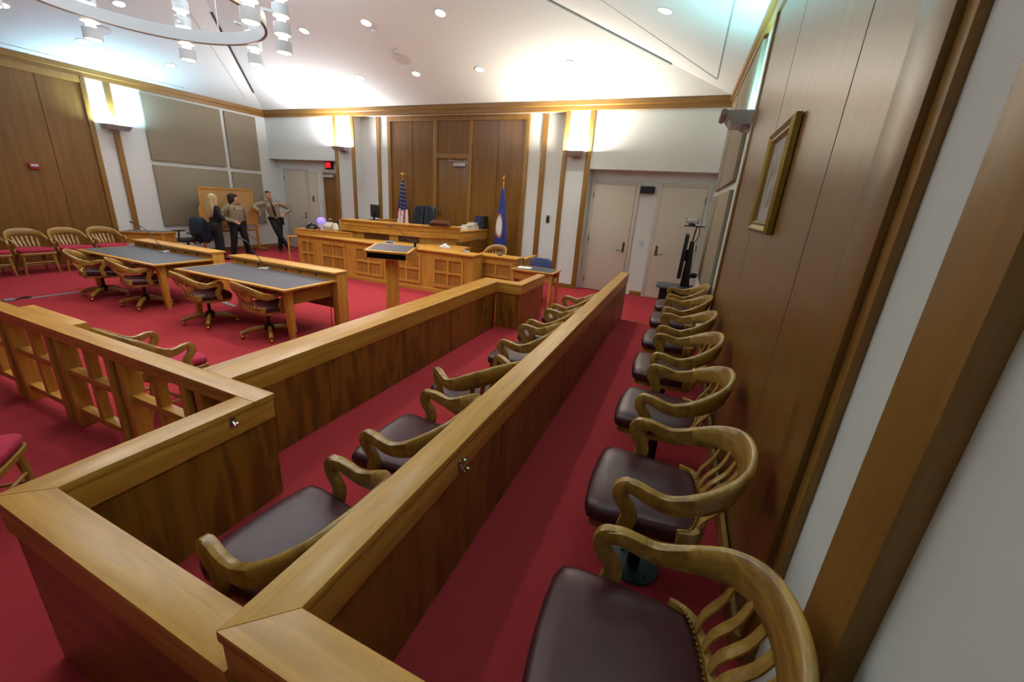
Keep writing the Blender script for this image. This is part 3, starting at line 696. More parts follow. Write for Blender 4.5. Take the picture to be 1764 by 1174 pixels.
g = MB(); R = [[Vector((sx*.325, sy*.19, 1.047+.035+sy*.19/.235*.035+d)) for sx, sy in [(-1,-1),(1,-1),(1,1),(-1,1)]] for d in (.021, .0245)]
g.rings(R); g.build('laminate_inlay', M['laminate'], t)
m = goose_mic(-4.02, 5.50, 1.1335, -1.45, 'gooseneck microphone at the right of the lectern top', .42, .30, base=False)
MB().lathe([(.001,.004),(.022,.004),(.016,.10),(.001,.11)], (0,.03,0), 12).build('mic_socket', M['black'], m, smooth=True)

# ------------------------------------------------------------------ clerk's counter and judge's bench
def quad_panel(t, x0, x1, z0, z1, y, nx=2, nz=2, fr=.045, mat='inset_z'):
    """recessed panels with a raised grid, on a front facing -y"""
    g = MB(); g.box(x0-.02, x1+.02, y-.001, y+.012, z0-.02, z1+.02); g.build('panel', M[mat], t)
    g = MB()
    for i in range(nx+1):
        xx = x0+(x1-x0)*i/nx; w_ = fr/2 if 0 < i < nx else fr*.6
        g.box(xx-w_, xx+w_, y-.022, y, z0-.03, z1+.03)
    for k in range(nz+1):
        zz = z0+(z1-z0)*k/nz; w_ = fr/2 if 0 < k < nz else fr*.6
        g.box(x0, x1, y-.0215, y, zz-w_, zz+w_)
    g.build('panel_grid', M['oak_z'], t)
t = thing('clerk_counter', 'long panelled oak clerk counter in front of the judge bench', 'counter', (0,0,0))
CY = 7.05
back = [(-3.735,7.45),(-4.25,7.45),(-4.45,8.25),(-4.84,8.25),(-5.56,7.755),(-7.5,7.43),(-8.56,7.43)]
MB().prism([(-8.56,CY+.02),(-3.735,CY+.02)]+back, 0, .852).build('body', M['oak_z'], t)
MB().prism([(-8.58,CY-.02),(-3.715,CY-.02),(-3.715,7.46)]+back[1:-1]+[(-8.58,7.43)], .852, .885).build('counter_top', M['oak_x'], t, bevel=.004)
MB().box(-8.56, -8.42, 7.431, 8.9, 0, .97).build('side_return', M['oak_z'], t)
MB().box(-8.41, -7.70, 7.60, 8.3, .70, .74).build('clerk_desk', M['oak_x'], t)
MB().box(-8.40, -7.72, 8.22, 8.26, 0, .70).build('clerk_desk_panel', M['panel_z'], t)
MB().box(-8.56, -3.735, CY+.0, CY+.018, 0, .10).build('plinth', M['oak_x'], t, bevel=.003)
for a, b in [(-8.43,-8.02),(-7.77,-7.08),(-6.74,-6.01),(-5.68,-5.0),(-4.65,-3.97)]:
    quad_panel(t, a, b, .17, .74, CY+.018)
# raised rear ledge of the clerk's station
MB().prism([(-8.55,7.0),(-7.41,7.355),(-7.2,7.462),(-7.56,7.42),(-7.70,7.46),(-8.55,7.52)], .886, .985).build('raised_ledge', M['oak_x'], t)
MB().prism([(-8.575,6.985),(-7.40,7.34),(-7.18,7.45),(-7.56,7.41),(-7.72,7.46),(-8.575,7.54)], .985, 1.008).build('ledge_cap', M['oak_x'], t, bevel=.002)
# right section, set back
MB().box(-3.93, -3.02, 7.54, 7.86, 0, .822).build('body', M['oak_z'], t); MB().box(-3.95, -2.985, 7.50, 7.90, .822, .852).build('counter_top', M['oak_x'], t, bevel=.004)
quad_panel(t, -3.80, -3.10, .17, .72, 7.538)
MB().box(-3.03, -2.97, 7.91, 8.6, 0, .79).build('side_return', M['oak_z'], t); MB().box(-3.06, -2.94, 7.905, 8.62, .79, .822).build('return_cap', M['oak_y'], t, bevel=.003)
# small end gate at the left
t = thing('end_stand', 'small open oak stand at the left end of the clerk counter', 'stand', (-9.50, 7.72, 0), -.65)
MB().box(-.12, .12, -.16, .16, .68, .71).build('top', M['oak_x'], t, bevel=.003)
MB().box(-.10, .10, -.145, -.125, .42, .68).build('front_panel', M['panel_z'], t)
for sx in (-1, 1):
    for sy in (-1, 1): MB().box(sx*.11, sx*.07, sy*.15, sy*.11, 0, .68).build('leg', M['oak_z'], t, bevel=.003)

t = thing('judge_bench', 'tall faceted oak judge bench in front of the panelled recess', 'bench', (0,0,0))
fl_ = [(-7.53,7.47),(-5.52,7.80),(-4.78,8.35),(-4.78,9.80),(-7.60,9.80)]
def inset_poly(o):  # move the front facets outward(+)/inward(-)
    a = [(-7.53,7.47),(-5.52,7.80),(-4.78,8.35)]
    n1 = Vector((.33,-2.01)).normalized(); n2 = Vector((.55,-.74)).normalized()
    A_ = Vector(a[0])+n1*o; B_ = Vector(a[1])+(n1+n2).normalized()*o*1.03; C_ = Vector(a[2])+n2*o+Vector((o*.5,0))
    return A_, B_, C_
def front_band(o, z0, z1, name, mat, bev=.003, back=.12):
    A_, B_, C_ = inset_poly(o); A2, B2, C2 = inset_poly(-back)
    return MB().prism([A_, B_, C_, C2, B2, A2], z0, z1).build(name, M[mat], t, bevel=bev)
front_band(.03, 1.265, 1.30, 'top_cap', 'oak_x', back=.26); front_band(0, 1.165, 1.2645, 'upper_band', 'oak_x'); front_band(-.012, 1.07, 1.1645, 'middle_band', 'oak_x'); front_band(0, 1.03, 1.0695, 'lower_band', 'oak_x')
front_band(-.06, 0, 1.0295, 'lower_front', 'oak_z')
MB().box(-4.90, -4.785, 8.36, 9.79, .95, 1.17).build('wing_fascia', M['oak_y'], t, bevel=.003); MB().box(-4.885, -4.80, 8.36, 9.79, 0, .949).build('wing_panel', M['wall_z'], t)
MB().box(-5.4, -4.76, 8.352, 9.795, 1.175, 1.205).build('wing_cap', M['oak_y'], t, bevel=.003)
MB().prism([(-7.48,7.63),(-5.58,7.93),(-5.0,8.40),(-5.0,9.78),(-7.55,9.78)], .001, .45).build('platform', M['carpet'], t)
MB().box(-7.62, -7.53, 7.48, 9.79, 0, 1.265).build('end_panel', M['oak_z'], t)
# dark sheets on the lower front stand for the shade inside two niches
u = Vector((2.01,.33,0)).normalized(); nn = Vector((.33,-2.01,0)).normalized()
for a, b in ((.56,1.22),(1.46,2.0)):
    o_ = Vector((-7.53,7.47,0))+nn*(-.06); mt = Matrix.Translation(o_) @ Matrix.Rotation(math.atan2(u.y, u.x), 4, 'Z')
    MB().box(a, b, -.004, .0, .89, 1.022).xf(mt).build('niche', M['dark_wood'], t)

# ------------------------------------------------------------------ bow-back oak chairs
CH = {}
def chair_parts():
    # arm and crest rail: x, y, z, thickness, height
    half = [[.262,.088,.628,.046,.054],[.267,.05,.632,.046,.056],[.272,.0,.617,.044,.064],[.272,-.06,.604,.042,.072],[.268,-.125,.615,.040,.084],
            [.252,-.20,.646,.038,.098],[.215,-.268,.684,.037,.112],[.155,-.315,.712,.036,.124],[.08,-.336,.728,.036,.130],[0,-.343,.732,.036,.131]]
    full = half+[[-a,b,c,d,e] for a, b, c, d, e in half[::-1][1:]]
    pts = bez(full, 4)
    P = [p[:3] for p in pts]; ups = []
    for p in pts:
        k = max(0, min(1, (-p[1]-.1)/.25)); ups.append(Vector((p[0]*.35*k, -.22*k, 1)))
    g = MB().sweep(P, [p[3] for p in pts], [p[4] for p in pts], n=12, e=4, ups=ups); CH['rail'] = g
    CH['rail_high'] = MB().sweep([(p[0], p[1], p[2]+.045*max(0, min(1, (-p[1]-.02)/.22))) for p in pts], [p[3] for p in pts], [p[4] for p in pts], n=12, e=4, ups=ups)
    for s_, nm in ((1,'armL'),(-1,'armR')):
        pr = bez([[.058,.632,.05],[.092,.630,.054],[.108,.600,.058],[.098,.562,.058],[.070,.525,.058],[.056,.490,.062],[.064,.450,.066],[.076,.395,.062]], 4)
        CH[nm] = MB().sweep([(s_*(.264-.012*max(0,(.6-z)*4)), y, z) for y, z, w_ in pr], .044, [w_ for y, z, w_ in pr], up=(0,1,.3), n=10, e=4)
    # seat outline
    out = [(.215,-.182),(.232,-.12),(.25,.05),(.258,.18),(.245,.228),(.20,.246),(.1,.256),(0,.259)]
    out = out+[(-x,y) for x, y in out[::-1][1:]]+[(-.17,-.202),(-.08,-.213),(0,-.216),(.08,-.213),(.17,-.202)]
    def ring(k, z, dy=0): return [Vector((x*k, (y-.02)*k+.02, z)) for x, y in out]
    CH['cushion'] = MB().rings([ring(.93,.395), ring(.985,.402), ring(1,.425), ring(.995,.447), ring(.96,.463), ring(.88,.474), ring(.7,.481), ring(.4,.485), ring(.1,.486)])
    CH['redcushion'] = MB().rings([ring(.93,.42), ring(.97,.43), ring(.985,.45), ring(.97,.472), ring(.93,.483), ring(.8,.488), ring(.4,.491), ring(.1,.491)])
    CH['frame'] = MB().rings([ring(.90,.355), ring(.94,.36), ring(.94,.394), ring(.90,.3945)])
    CH['woodseat'] = MB().rings([ring(.97,.375), ring(1.0,.385), ring(1.0,.412), ring(.97,.4195)])
    # back block behind the cushion, into which the slats are set
    bp = bez([[.236,-.13],[.205,-.196],[.1,-.226],[0,-.233],[-.1,-.226],[-.205,-.196],[-.236,-.13]], 5)
    CH['back_block'] = MB().sweep([(x,y,.436) for x, y in bp], .034, .075, n=10, e=5)
    CH['slats'] = []
    for i in range(7):
        k = (i-3)/3.0
        x0, x1 = k*.165, k*.205; yt = -.339+.052*k*k
        y0 = -.228+.028*k*k
        pp = bez([[x0,y0,.44],[x0+(x1-x0)*.3,y0-.016,.52],[x0+(x1-x0)*.6,(y0+yt)/2-.018,.60],[x1,yt+.004,.69]], 4)
        CH['slats'].append(MB().sweep(pp, .036, .015, up=(0,1,0), n=8, e=5))
    g = MB()
    nl = bez([[.232,-.13],[.203,-.176],[.1,-.204],[.0,-.211]], 7)
    for s_ in (1,-1):
        for x, y in nl[::1]:
            g.ball((s_*x, y, .474), .0062, 6, 4)
    CH['nails'] = g
chair_parts()
def chair_upper(t, seat='leather'):
    CH['rail' if seat == 'leather' else 'rail_high'].build('arm_rail', M['chair_x'], t, smooth=True, angle=50)
    CH['armL'].build('arm_support', M['chair_z'], t, smooth=True, angle=50); CH['armR'].build('arm_support', M['chair_z'], t, smooth=True, angle=50)
    for s_ in CH['slats']: s_.build('slat', M['chair_z'], t, smooth=True, angle=50)
    CH['back_block'].build('back_block', M['chair_x'], t, smooth=True, angle=50)
    if seat == 'leather':
        c = CH['cushion'].build('seat_cushion', M['leather'], t, smooth=True, angle=60)
        CH['nails'].build('nailhead_trim', M['brass'], c, smooth=True)
        CH['frame'].build('seat_frame', M['chair_x'], t, smooth=True)
    else:
        CH['woodseat'].build('seat', M['chair_x'], t, smooth=True)
        CH['redcushion'].build('seat_cushion', M['redfab'], t, smooth=True, angle=60)
def jury_chair():
    t = thing('jury_chair', 'x', 'chair', (0,0,0), 0, 'oak jury chairs with maroon leather seats'); chair_upper(t)
    MB().lathe([(.03,.012),(.03,.31),(.075,.345),(.11,.352),(.11,.3545),(.001,.3545)], n=18).build('pedestal', M['iron'], t, smooth=True)
    f = MB().lathe([(.001,.002),(.118,.002),(.118,.010),(.10,.014),(.034,.016),(.001,.016)], n=28).build('floor_flange', M['flange'], t, smooth=True)
    for k in range(4):
        a = PI/4+k*PI/2; MB().lathe([(.001,.014),(.011,.014),(.011,.021),(.001,.022)], (.082*math.cos(a), .082*math.sin(a), 0), 8).build('flange_bolt', M['black'], f)
    return t
jc = jury_chair(); first = True
nth = ['nearest the camera','second from the camera','third from the camera','fourth from the camera','fifth from the camera','sixth from the camera','farthest from the camera']
def place(proto, used, x, y, z, rz, label, group):
    o = proto if not used else copy_tree(proto)
    o.location = (x, y, z); o.rotation_euler = (0, 0, rz); o['label'] = label; o['group'] = group; return o
n_ = 0
for i, (y, a) in enumerate([(.885,4),(1.69,0),(2.52,-2),(3.32,2),(4.13,-1),(4.96,0),(5.77,1)]):
    place(jc, n_ > 0, .055, y, .29, PI/2+math.radians(a), 'oak and maroon leather chair in the back jury row, %s' % nth[i], 'jury chairs of the back row'); n_ += 1
nth1 = ['nearest the low wall corner','second from the near corner','third from the corner, turned aside','fourth from the near corner','fifth from the near corner','at the far end']
for i, (x, y, a) in enumerate([(-1.20,.86,-3),(-1.20,1.63,0),(-1.215,2.40,-30),(-1.20,3.29,2),(-1.20,4.02,-2),(-1.20,4.82,0)]):
    place(jc, True, x, y, .155, PI/2+math.radians(a), 'oak and maroon leather chair in the front jury row, %s' % nth1[i], 'jury chairs of the front row')

def swivel_chair():
    t = thing('swivel_chair', 'x', 'chair', (0,0,0), 0, 'oak swivel chairs at the counsel tables'); chair_upper(t)
    MB().lathe([(.02,.15),(.02,.30),(.05,.335),(.13,.35),(.13,.3545),(.001,.3545)], n=16).build('pedestal_screw', M['iron'], t, smooth=True)
    MB().lathe([(.001,.10),(.06,.10),(.065,.15),(.045,.18),(.028,.20),(.001,.20)], n=16).build('hub', M['iron'], t, smooth=True)
    for k in range(4):
        a = k*PI/2+math.radians(-24); c, s_ = math.cos(a), math.sin(a)
        g = MB().sweep([(c*.03,s_*.03,.135),(c*.15,s_*.15,.135),(c*.24,s_*.24,.11),(c*.33,s_*.33,.080)], .05, [.07,.07,.058,.046], n=8, e=6)
        l = g.build('leg', M['chair_x'], t, smooth=True, angle=40)
        w_ = MB().ball((c*.315,s_*.315,.028), (.026,.026,.028), 12, 7).build('caster', M['brass'] if k % 2 else M['brass'], l, smooth=True)
        MB().tube([(c*.315,s_*.315,.05),(c*.315,s_*.315,.068)], .01, n=8).build('caster_stem', M['brass'], l)
    return t
sw = swivel_chair(); n_ = 0
for (x, y, a, lb) in [(-4.905,3.475,40,'oak swivel chair at the right end of the counsel table nearer the lectern'),(-6.02,3.40,36,'oak swivel chair at the left end of the counsel table nearer the lectern'),
                  (-7.60,3.40,30,'oak swivel chair at the right end of the counsel table nearer the left wall'),(-8.70,3.36,20,'oak swivel chair at the left end of the counsel table nearer the left wall')]:
    o = place(sw, n_ > 0, x, y, 0, math.radians(a-50), lb, 'oak swivel chairs at the counsel tables'); n_ += 1

def legged_chair():
    t = thing('oak_armchair', 'x', 'chair', (0,0,0), 0, 'oak armchairs with red cushions'); chair_upper(t, 'red')
    for sx in (-1, 1):
        MB().tube([(sx*.205,.19,.378),(sx*.212,.20,.30),(sx*.235,.215,.0)], [.020,.023,.015], n=10).build('leg', M['chair_z'], t, smooth=True)
        MB().tube([(sx*.18,-.17,.378),(sx*.185,-.18,.30),(sx*.215,-.27,.0)], [.020,.023,.015], n=10).build('leg', M['chair_z'], t, smooth=True)
        MB().tube([(sx*.222,.21,.16),(sx*.2,-.22,.16)], .011, n=8).build('stretcher', M['chair_y'], t, smooth=True)
    MB().tube([(-.211,0,.16),(.211,0,.16)], .011, n=8).build('stretcher', M['chair_x'], t, smooth=True)
    MB().tube([(-.22,.208,.23),(.22,.208,.23)], .011, n=8).build('stretcher', M['chair_x'], t, smooth=True)
    return t
lg = legged_chair(); n_ = 0
for (x, y, a, lb) in [(-3.92,1.765,0,'oak armchair with red cushion just behind the bar rail'),
   (-11.68,2.98,-90,'oak armchair with red cushion against the left wall, cut off by the left picture edge'),(-11.68,3.58,-90,'oak armchair with red cushion against the left wall, second from the left edge'),
   (-11.68,4.18,-90,'oak armchair with red cushion against the left wall, half hidden by the counsel table'),(-11.68,4.78,-90,'oak armchair with red cushion against the left wall, next to the side table'),
   (-3.33,.44,-40,'red-cushioned gallery chair outside the jury box, at the lower left edge')]:
    place(lg, n_ > 0, x, y, 0, math.radians(a), lb, 'oak armchairs with red cushions'); n_ += 1
# wooden chair behind the counter
place(lg, True, -3.98, 8.46, .111, PI, 'oak armchair behind the right end of the clerk counter', 'oak armchairs with red cushions')
MB().box(-4.42, -3.08, 7.91, 9.7, .001, .11).build('floor_3', M['carpet'])
struct(bpy.data.objects['floor_3'], 'carpeted witness platform behind the counter')

# ------------------------------------------------------------------ things on and round the bench
def flag(x, y, z0, label, us, H, wf):
    t = thing('flag_on_pole', label, 'flag', (x, y, z0), 0, 'indoor flags on poles')
    MB().tube([(0,0,.06),(0,0,H)], .014, n=10).build('pole', M['oak_z'] if not us else M['oak_z'], t, smooth=True)
    MB().lathe([(.001,0),(.16,0),(.16,.03),(.06,.06),(.03,.10),(.001,.10)], n=24).build('pole_base', M['brass'], t, smooth=True)
    if us:
        g = MB().ball((0,0,H+.02), .028); g.tube([(-.10,0,H+.075),(-.05,0,H+.085),(0,0,H+.06),(.05,0,H+.085),(.10,0,H+.075)], [.006,.018,.022,.018,.006], n=8); g.ball((0,0,H+.08), (.02,.02,.045))
        g.build('eagle_finial', M['brass'], t, smooth=True)
    else:
        MB().lathe([(.001,H),(.02,H),(.012,H+.03),(.03,H+.05),(.012,H+.07),(.028,H+.10),(.018,H+.15),(.001,H+.20)], n=14).build('spear_finial', M['brass'], t, smooth=True)
    MB().tube(bez([(.0,-.016,H-.02),(.02,-.022,H-.10),(.005,-.026,H-.22)], 6), .009, n=6).build('cord_tassel', plain('gold_cord','#b99a3c',.6) if us else bpy.data.materials['gold_cord'], t, smooth=True)
    NS, NT = 48, 60; V = []; F = []; I = []
    L_ = 1.5; top = H-.09
    for j in range(NT+1):
        tt = j/NT
        wd = (.045+.16*min(1, tt*1.25)**.8)*wf
        for i in range(NS+1):
            s_ = i/NS; a = s_*2*PI*.93+.2+PI
            fold = 1+.26*math.sin(a*5+tt*1.5)*min(1, tt*2.0)
            rx_, ry_ = wd*fold, wd*.62*fold
            zz = top-tt*L_-(.05*math.sin(a*1.0)*tt)
            V.append((rx_*math.cos(a-PI/2)+.012*tt, ry_*math.sin(a-PI/2)-.01, zz))
    for j in range(NT):
        for i in range(NS):
            F.append((j*(NS+1)+i, j*(NS+1)+i+1, (j+1)*(NS+1)+i+1, (j+1)*(NS+1)+i))
            s_ = (i+.5)/NS; tt = (j+.5)/NT
            if us:
                if tt < .52-.16*abs(s_-.5): I.append(1)
                else: I.append(0 if int((s_*13+tt*2.2)) % 2 else 2)
            else:
                a = s_*2*PI*.93+.2-PI/2; u_ = (s_-.06)/.30 if s_ < .5 else (s_-.94)/.30
                d_ = math.hypot((s_-.44)/.16, (tt-.60)/.20)
                I.append(2 if d_ < .80 else (3 if d_ < 1.0 else 1))
    g = MB(); g.V = [Vector(v) for v in V]; g.F = F; g.I = I
    cl_ = g.build('cloth', [M['flagred'], M['flagblue'] if us else M['flagroyal'], M['flagwhite'], M['sealred']], t, smooth=True, angle=180)
    md = cl_.modifiers.new('thick', 'SOLIDIFY'); md.thickness = .004
    if us:
        g = MB()
        for j in range(3, 30, 4):
            for i in range(0, NS, 4):
                ii = (i+(2 if (j//4) % 2 else 0)) % NS
                if (j+.5)/NT >= .50-.16*abs((ii+.5)/NS-.5): continue
                p = Vector(V[j*(NS+1)+ii]); nrm = Vector((p.x, p.y+.01, 0)).normalized(); c = p+nrm*.006
                sd = nrm.cross(Vector((0,0,1))).normalized(); ring = []
                for k in range(10):
                    r = .014 if k % 2 == 0 else .006; an = PI/2+k*PI/5
                    ring.append(c+sd*(math.cos(an)*r)+Vector((0,0,1))*(math.sin(an)*r))
                g.rings([ring, [q+nrm*.002 for q in ring]])
        s_ = g.build('stars', M['flagwhite'], cl_)
    else:
        g = MB()   # standing figure on the roundel, in plain shapes
        for (dx, dz, w_, h_) in [(0,.0,.035,.10),(-.02,-.10,.05,.03),(.01,.08,.018,.02),(.045,.03,.05,.012)]:
            pass
    return t
flag(-7.28, 9.5, .451, 'flag with stars and stripes on a pole left of the judge chair', True, 1.93, .85)
flag(-4.17, 9.30, .111, 'royal blue flag with a white roundel on a pole, right of the bench', False, 2.22, .66)

# judge chair
t = thing('judge_chair', 'high-backed blue-black leather chair behind the judge bench', 'chair', (-6.155, 8.6, .451), PI)
g = MB(); R = []
prof = bez([[-.22,.62,.26],[-.27,.80,.30],[-.30,1.0,.325],[-.32,1.17,.315],[-.33,1.245,.28]], 5)
def chair_back(x0, x1):
    R = []
    for y, z, hw_ in prof:
        a, b = x0*hw_, x1*hw_; m_ = (a+b)/2; h_ = (b-a)/2; ring = []
        for k in range(14):
            an = 2*PI*k/14; c, s_ = math.cos(an), math.sin(an); ee = .55
            ring.append(Vector((m_+h_*math.copysign(abs(c)**ee, c), y+.055*math.copysign(abs(s_)**ee, s_), z)))
        R.append(ring)
    return MB().rings(R)
chair_back(-1, -.02).build('back_pad', M['blackleather'], t, smooth=True, angle=60); chair_back(.02, 1).build('back_pad', M['blackleather'], t, smooth=True, angle=60)
MB().box(-.26, .26, -.24, .26, .50, .61).build('seat', M['blackleather'], t, bevel=.035, seg=3)
MB().box(-.02, .02, -.40, -.33, .45, .90).build('back_spine', M['black'], t, bevel=.01)
for s_ in (-1, 1): MB().sweep([(s_*.30,-.2,.55),(s_*.30,-.15,.76),(s_*.30,.12,.77)], .06, .035, up=(0,0,1) if False else (0,.1,1)).build('armrest', M['black'], t, smooth=True)
MB().lathe([(.03,.05),(.03,.50),(.001,.50)], n=12).build('gas_column', M['black'], t)
for k in range(5):
    a = 2*PI*k/5; MB().sweep([(0,0,.09),(.28*math.cos(a),.28*math.sin(a),.06)], .05, .04).build('base_leg', M['black'], t); MB().ball((.28*math.cos(a),.28*math.sin(a),.028), .028).build('caster', M['black'], t)

def monitor(x, y, z, rz, label, w_=.46, h_=.30, stand=.10):
    t = thing('computer_monitor', label, 'monitor', (x, y, z), rz)
    MB().box(-w_/2, w_/2, -.02, .02, stand, stand+h_).build('screen_case', M['black'], t, bevel=.008); MB().box(-w_/2+.015, w_/2-.015, -.0225, -.0195, stand+.015, stand+h_-.015).build('screen', M['screen'], t)
    MB().box(-.03, .03, .02, .05, .01, stand+.12).build('stand_neck', M['black'], t, bevel=.006); MB().box(-.12, .12, -.07, .11, 0, .014).build('stand_foot', M['black'], t, bevel=.005)
    return t
monitor(-6.98, 8.02, 1.301, 2.72, 'black monitor seen edge-on at the left of the judge bench', stand=.06)
monitor(-7.98, 7.95, .741, PI+.9, 'black monitor low behind the clerk ledge, left of the bench', .40, .32, .15)
t = thing('desk_lectern', 'small reddish-brown wooden desk stand on the bench before the judge chair', 'desk stand', (-5.20, 8.15, 1.301), .35)
g = MB(); g.xprism([(-.18,0),(.16,0),(.16,.10),(-.18,.055)], -.21, .21); g.build('stand_box', M['dark_wood'], t, bevel=.004); MB().box(-.23, .23, -.19, .17, .0, .012).build('stand_base', M['dark_wood'], t, bevel=.003)
g = MB(); g.rings([[Vector((sx*.225, -.195 if sy < 0 else .175, (.058 if sy < 0 else .107)+d)) for sx, sy in [(-1,-1),(1,-1),(1,1),(-1,1)]] for d in (0,.012)]); g.build('stand_top', M['dark_wood'], t, bevel=.003)
# papers and books on the right wing of the bench
def book(x, y, z, w_, d, h, rz, mat, label, grp, nm='book'):
    t = thing(nm, label, 'book' if nm == 'book' else 'papers', (x, y, z), rz, grp)
    MB().box(-w_/2+.004, w_/2-.003, -d/2+.004, d/2-.004, .004, h-.004).build('pages', M['paper'], t)
    g = MB().box(-w_/2, w_/2, -d/2, d/2, 0, .0038).box(-w_/2, w_/2, -d/2, d/2, h-.0038, h).box(-w_/2, -w_/2+.0038, -d/2, d/2, .0038, h-.0038); g.build('cover', mat, t)
    return t
bw = 'books and files on the right wing of the bench'
zb = 1.2065
specs = [(-4.93,8.74,.22,.25,.045,.2,'paper','cream file lying flattest and nearest on the bench wing'),(-4.96,9.01,.23,.25,.05,-.05,'paper','thick cream file under a blue book on the bench wing'),
 (-4.97,9.29,.24,.26,.07,.03,'paper','white stack of papers under the red book on the bench wing')]
for (x, y, w_, d, h, rz, mt, lb) in specs: book(x, y, zb, w_, d, h, rz, M['paper'], lb, bw, 'paper_file')
book(-4.94, 8.74, zb+.0455, .18, .22, .035, -.15, M['paper'], 'second cream file on top of the nearest one on the wing', bw, 'paper_file')
book(-4.97, 9.01, zb+.0505, .20, .23, .03, .1, M['bookblue'], 'flat blue book on a cream file on the bench wing', bw)
book(-4.97, 9.01, zb+.081, .18, .21, .03, -.1, M['paper'], 'cream papers topmost over the flat blue book', bw, 'paper_file')
book(-4.97, 9.29, zb+.0705, .20, .24, .035, -.05, M['bookred'], 'flat red book on the white stack of papers', bw)
book(-4.97, 9.29, zb+.106, .19, .23, .05, .06, M['paper'], 'white papers on top of the red book', bw, 'paper_file')
for k, (mt, lb) in enumerate([('bookblue','upright dark blue binder at the left of the row on the wing'),('bookblue','upright dark blue binder in the middle of the row on the wing'),('bookblack','upright black binder at the right of the row on the wing')]):
    t = thing('ring_binder', lb, 'binder', (-4.98+.085*k, 9.64, zb), 0, 'upright binders on the bench wing')
    MB().box(-.039, .039, -.13, .13, .006, .305).build('pages', M['paper'], t); g = MB().box(-.040, -.0392, -.14, .13, 0, .325).box(.0392, .040, -.14, .13, 0, .325).box(-.0392, .0392, -.14, -.1312, 0, .325); g.build('cover', M[mt], t)
# tissue, name plate, clerk's things
t = thing('tissue_box', 'white crumpled tissues on the clerk counter top', 'tissues', (-4.72, 7.60, .886), .1)
g = MB().box(-.115, .115, -.06, .06, 0, .03); g.build('box', M['paper'], t, bevel=.006)
g = MB(); R = []
for k in range(6):
    R.append([Vector(((.10-.012*k)*math.cos(2*PI*i/16)*(1+.25*math.sin(3*i+k*1.7)), (.05-.006*k)*math.sin(2*PI*i/16)*(1+.25*math.cos(4*i+k)), .03+.011*k+.010*math.sin(i*2.3+k))) for i in range(16)])
g.rings(R); g.build('tissue', M['flagwhite'], t, smooth=True, angle=80)
t = thing('name_plate', 'small pale name plate standing behind the lectern on the counter', 'name plate', (-5.92, 7.25, .886), 0)
g = MB(); g.xprism([(-.03,0),(.03,0),(.004,.055),(-.004,.055)], -.13, .13); g.build('plate_body', M['alu'], t); 
g = MB(); g.xprism([(-.0265,.012),(-.0255,.012),(-.0085,.044),(-.0095,.044)], -.10, .10); g.build('plate_face', M['slate'], t)
goose_mic(-4.06, 7.36, .886, 2.0, 'thin gooseneck microphone on the right part of the clerk counter', .20, .27)
t = thing('counter_fitting', 'small black fitting lying on the right end of the clerk counter', 'fitting', (-3.45, 7.70, .8525), 0)
MB().box(-.05, .05, -.03, .03, 0, .022).build('body', M['slate'], t, bevel=.006)
t = thing('desk_phone', 'black desk phone with tilted face on the clerk ledge', 'phone', (-8.28, 7.27, 1.009), .3)
g = MB(); g.xprism([(-.10,0),(.10,0),(.10,.11),(-.10,.03)], -.11, .11); g.build('phone_base', M['black'], t, bevel=.006)
MB().sweep([(-.07,-.08,.07),(-.07,.0,.105),(-.07,.09,.135)], .045, .04).build('handset', M['black'], t, smooth=True)
MB().box(-.02, .09, .02, .08, .095, .102).build('phone_screen', M['slate'], t)
t = thing('water_cooler_jug', 'clear jug glowing blue-violet on the clerk ledge', 'jug', (-8.06, 7.36, 1.009), 0)
MB().lathe([(.001,0),(.085,0),(.085,.16),(.001,.16)], n=20).build('jug_body', M['clear'], t, smooth=True); MB().lathe([(.001,.161),(.085,.161),(.10,.20),(.085,.25),(.04,.28),(.001,.285)], n=20).build('glowing_top', M['led_blue'], t, smooth=True)
t = thing('beige_machine', 'beige office machine beside the blue-lit jug on the clerk ledge', 'machine', (-7.835, 7.38, 1.009), .2)
g = MB(); g.xprism([(-.09,0),(.09,0),(.09,.16),(.02,.19),(-.09,.10)], -.10, .10); g.build('machine_body', M['beige_plastic'], t, bevel=.01)
MB().tube([(-.05,.03,.17),(.0,.05,.25),(.05,.04,.24)], [.02,.025,.015], n=8).build('machine_handle', M['steel'], t, smooth=True)
t = thing('plastic_bag', 'crumpled white plastic bag next to the beige machine', 'bag', (-7.615, 7.365, 1.009), .2)
g = MB(); R = []
for k in range(7):
    r = (.06,.075,.08,.075,.065,.05,.03)[k]; R.append([Vector((r*math.cos(2*PI*i/18)*(1+.16*math.sin(5*i+k*2)), .5*r*math.sin(2*PI*i/18)*(1+.16*math.cos(3*i+k)), .001+.030*k)) for i in range(18)])
g.rings(R); g.build('bag_body', M['paper'], t, smooth=True, angle=70)
for k, (x, y, mt, lb) in enumerate([(-8.10,7.19,'black','tiny black pot before the blue-lit jug'),(-7.985,7.215,'bookred','tiny dark red pot before the beige machine')]):
    t = MB().lathe([(.001,0),(.026,0),(.026,.07),(.001,.07)], n=14).build('small_pot', M[mt], smooth=True); t.location = (x, y, 1.009); tag(t, lb, 'pot')

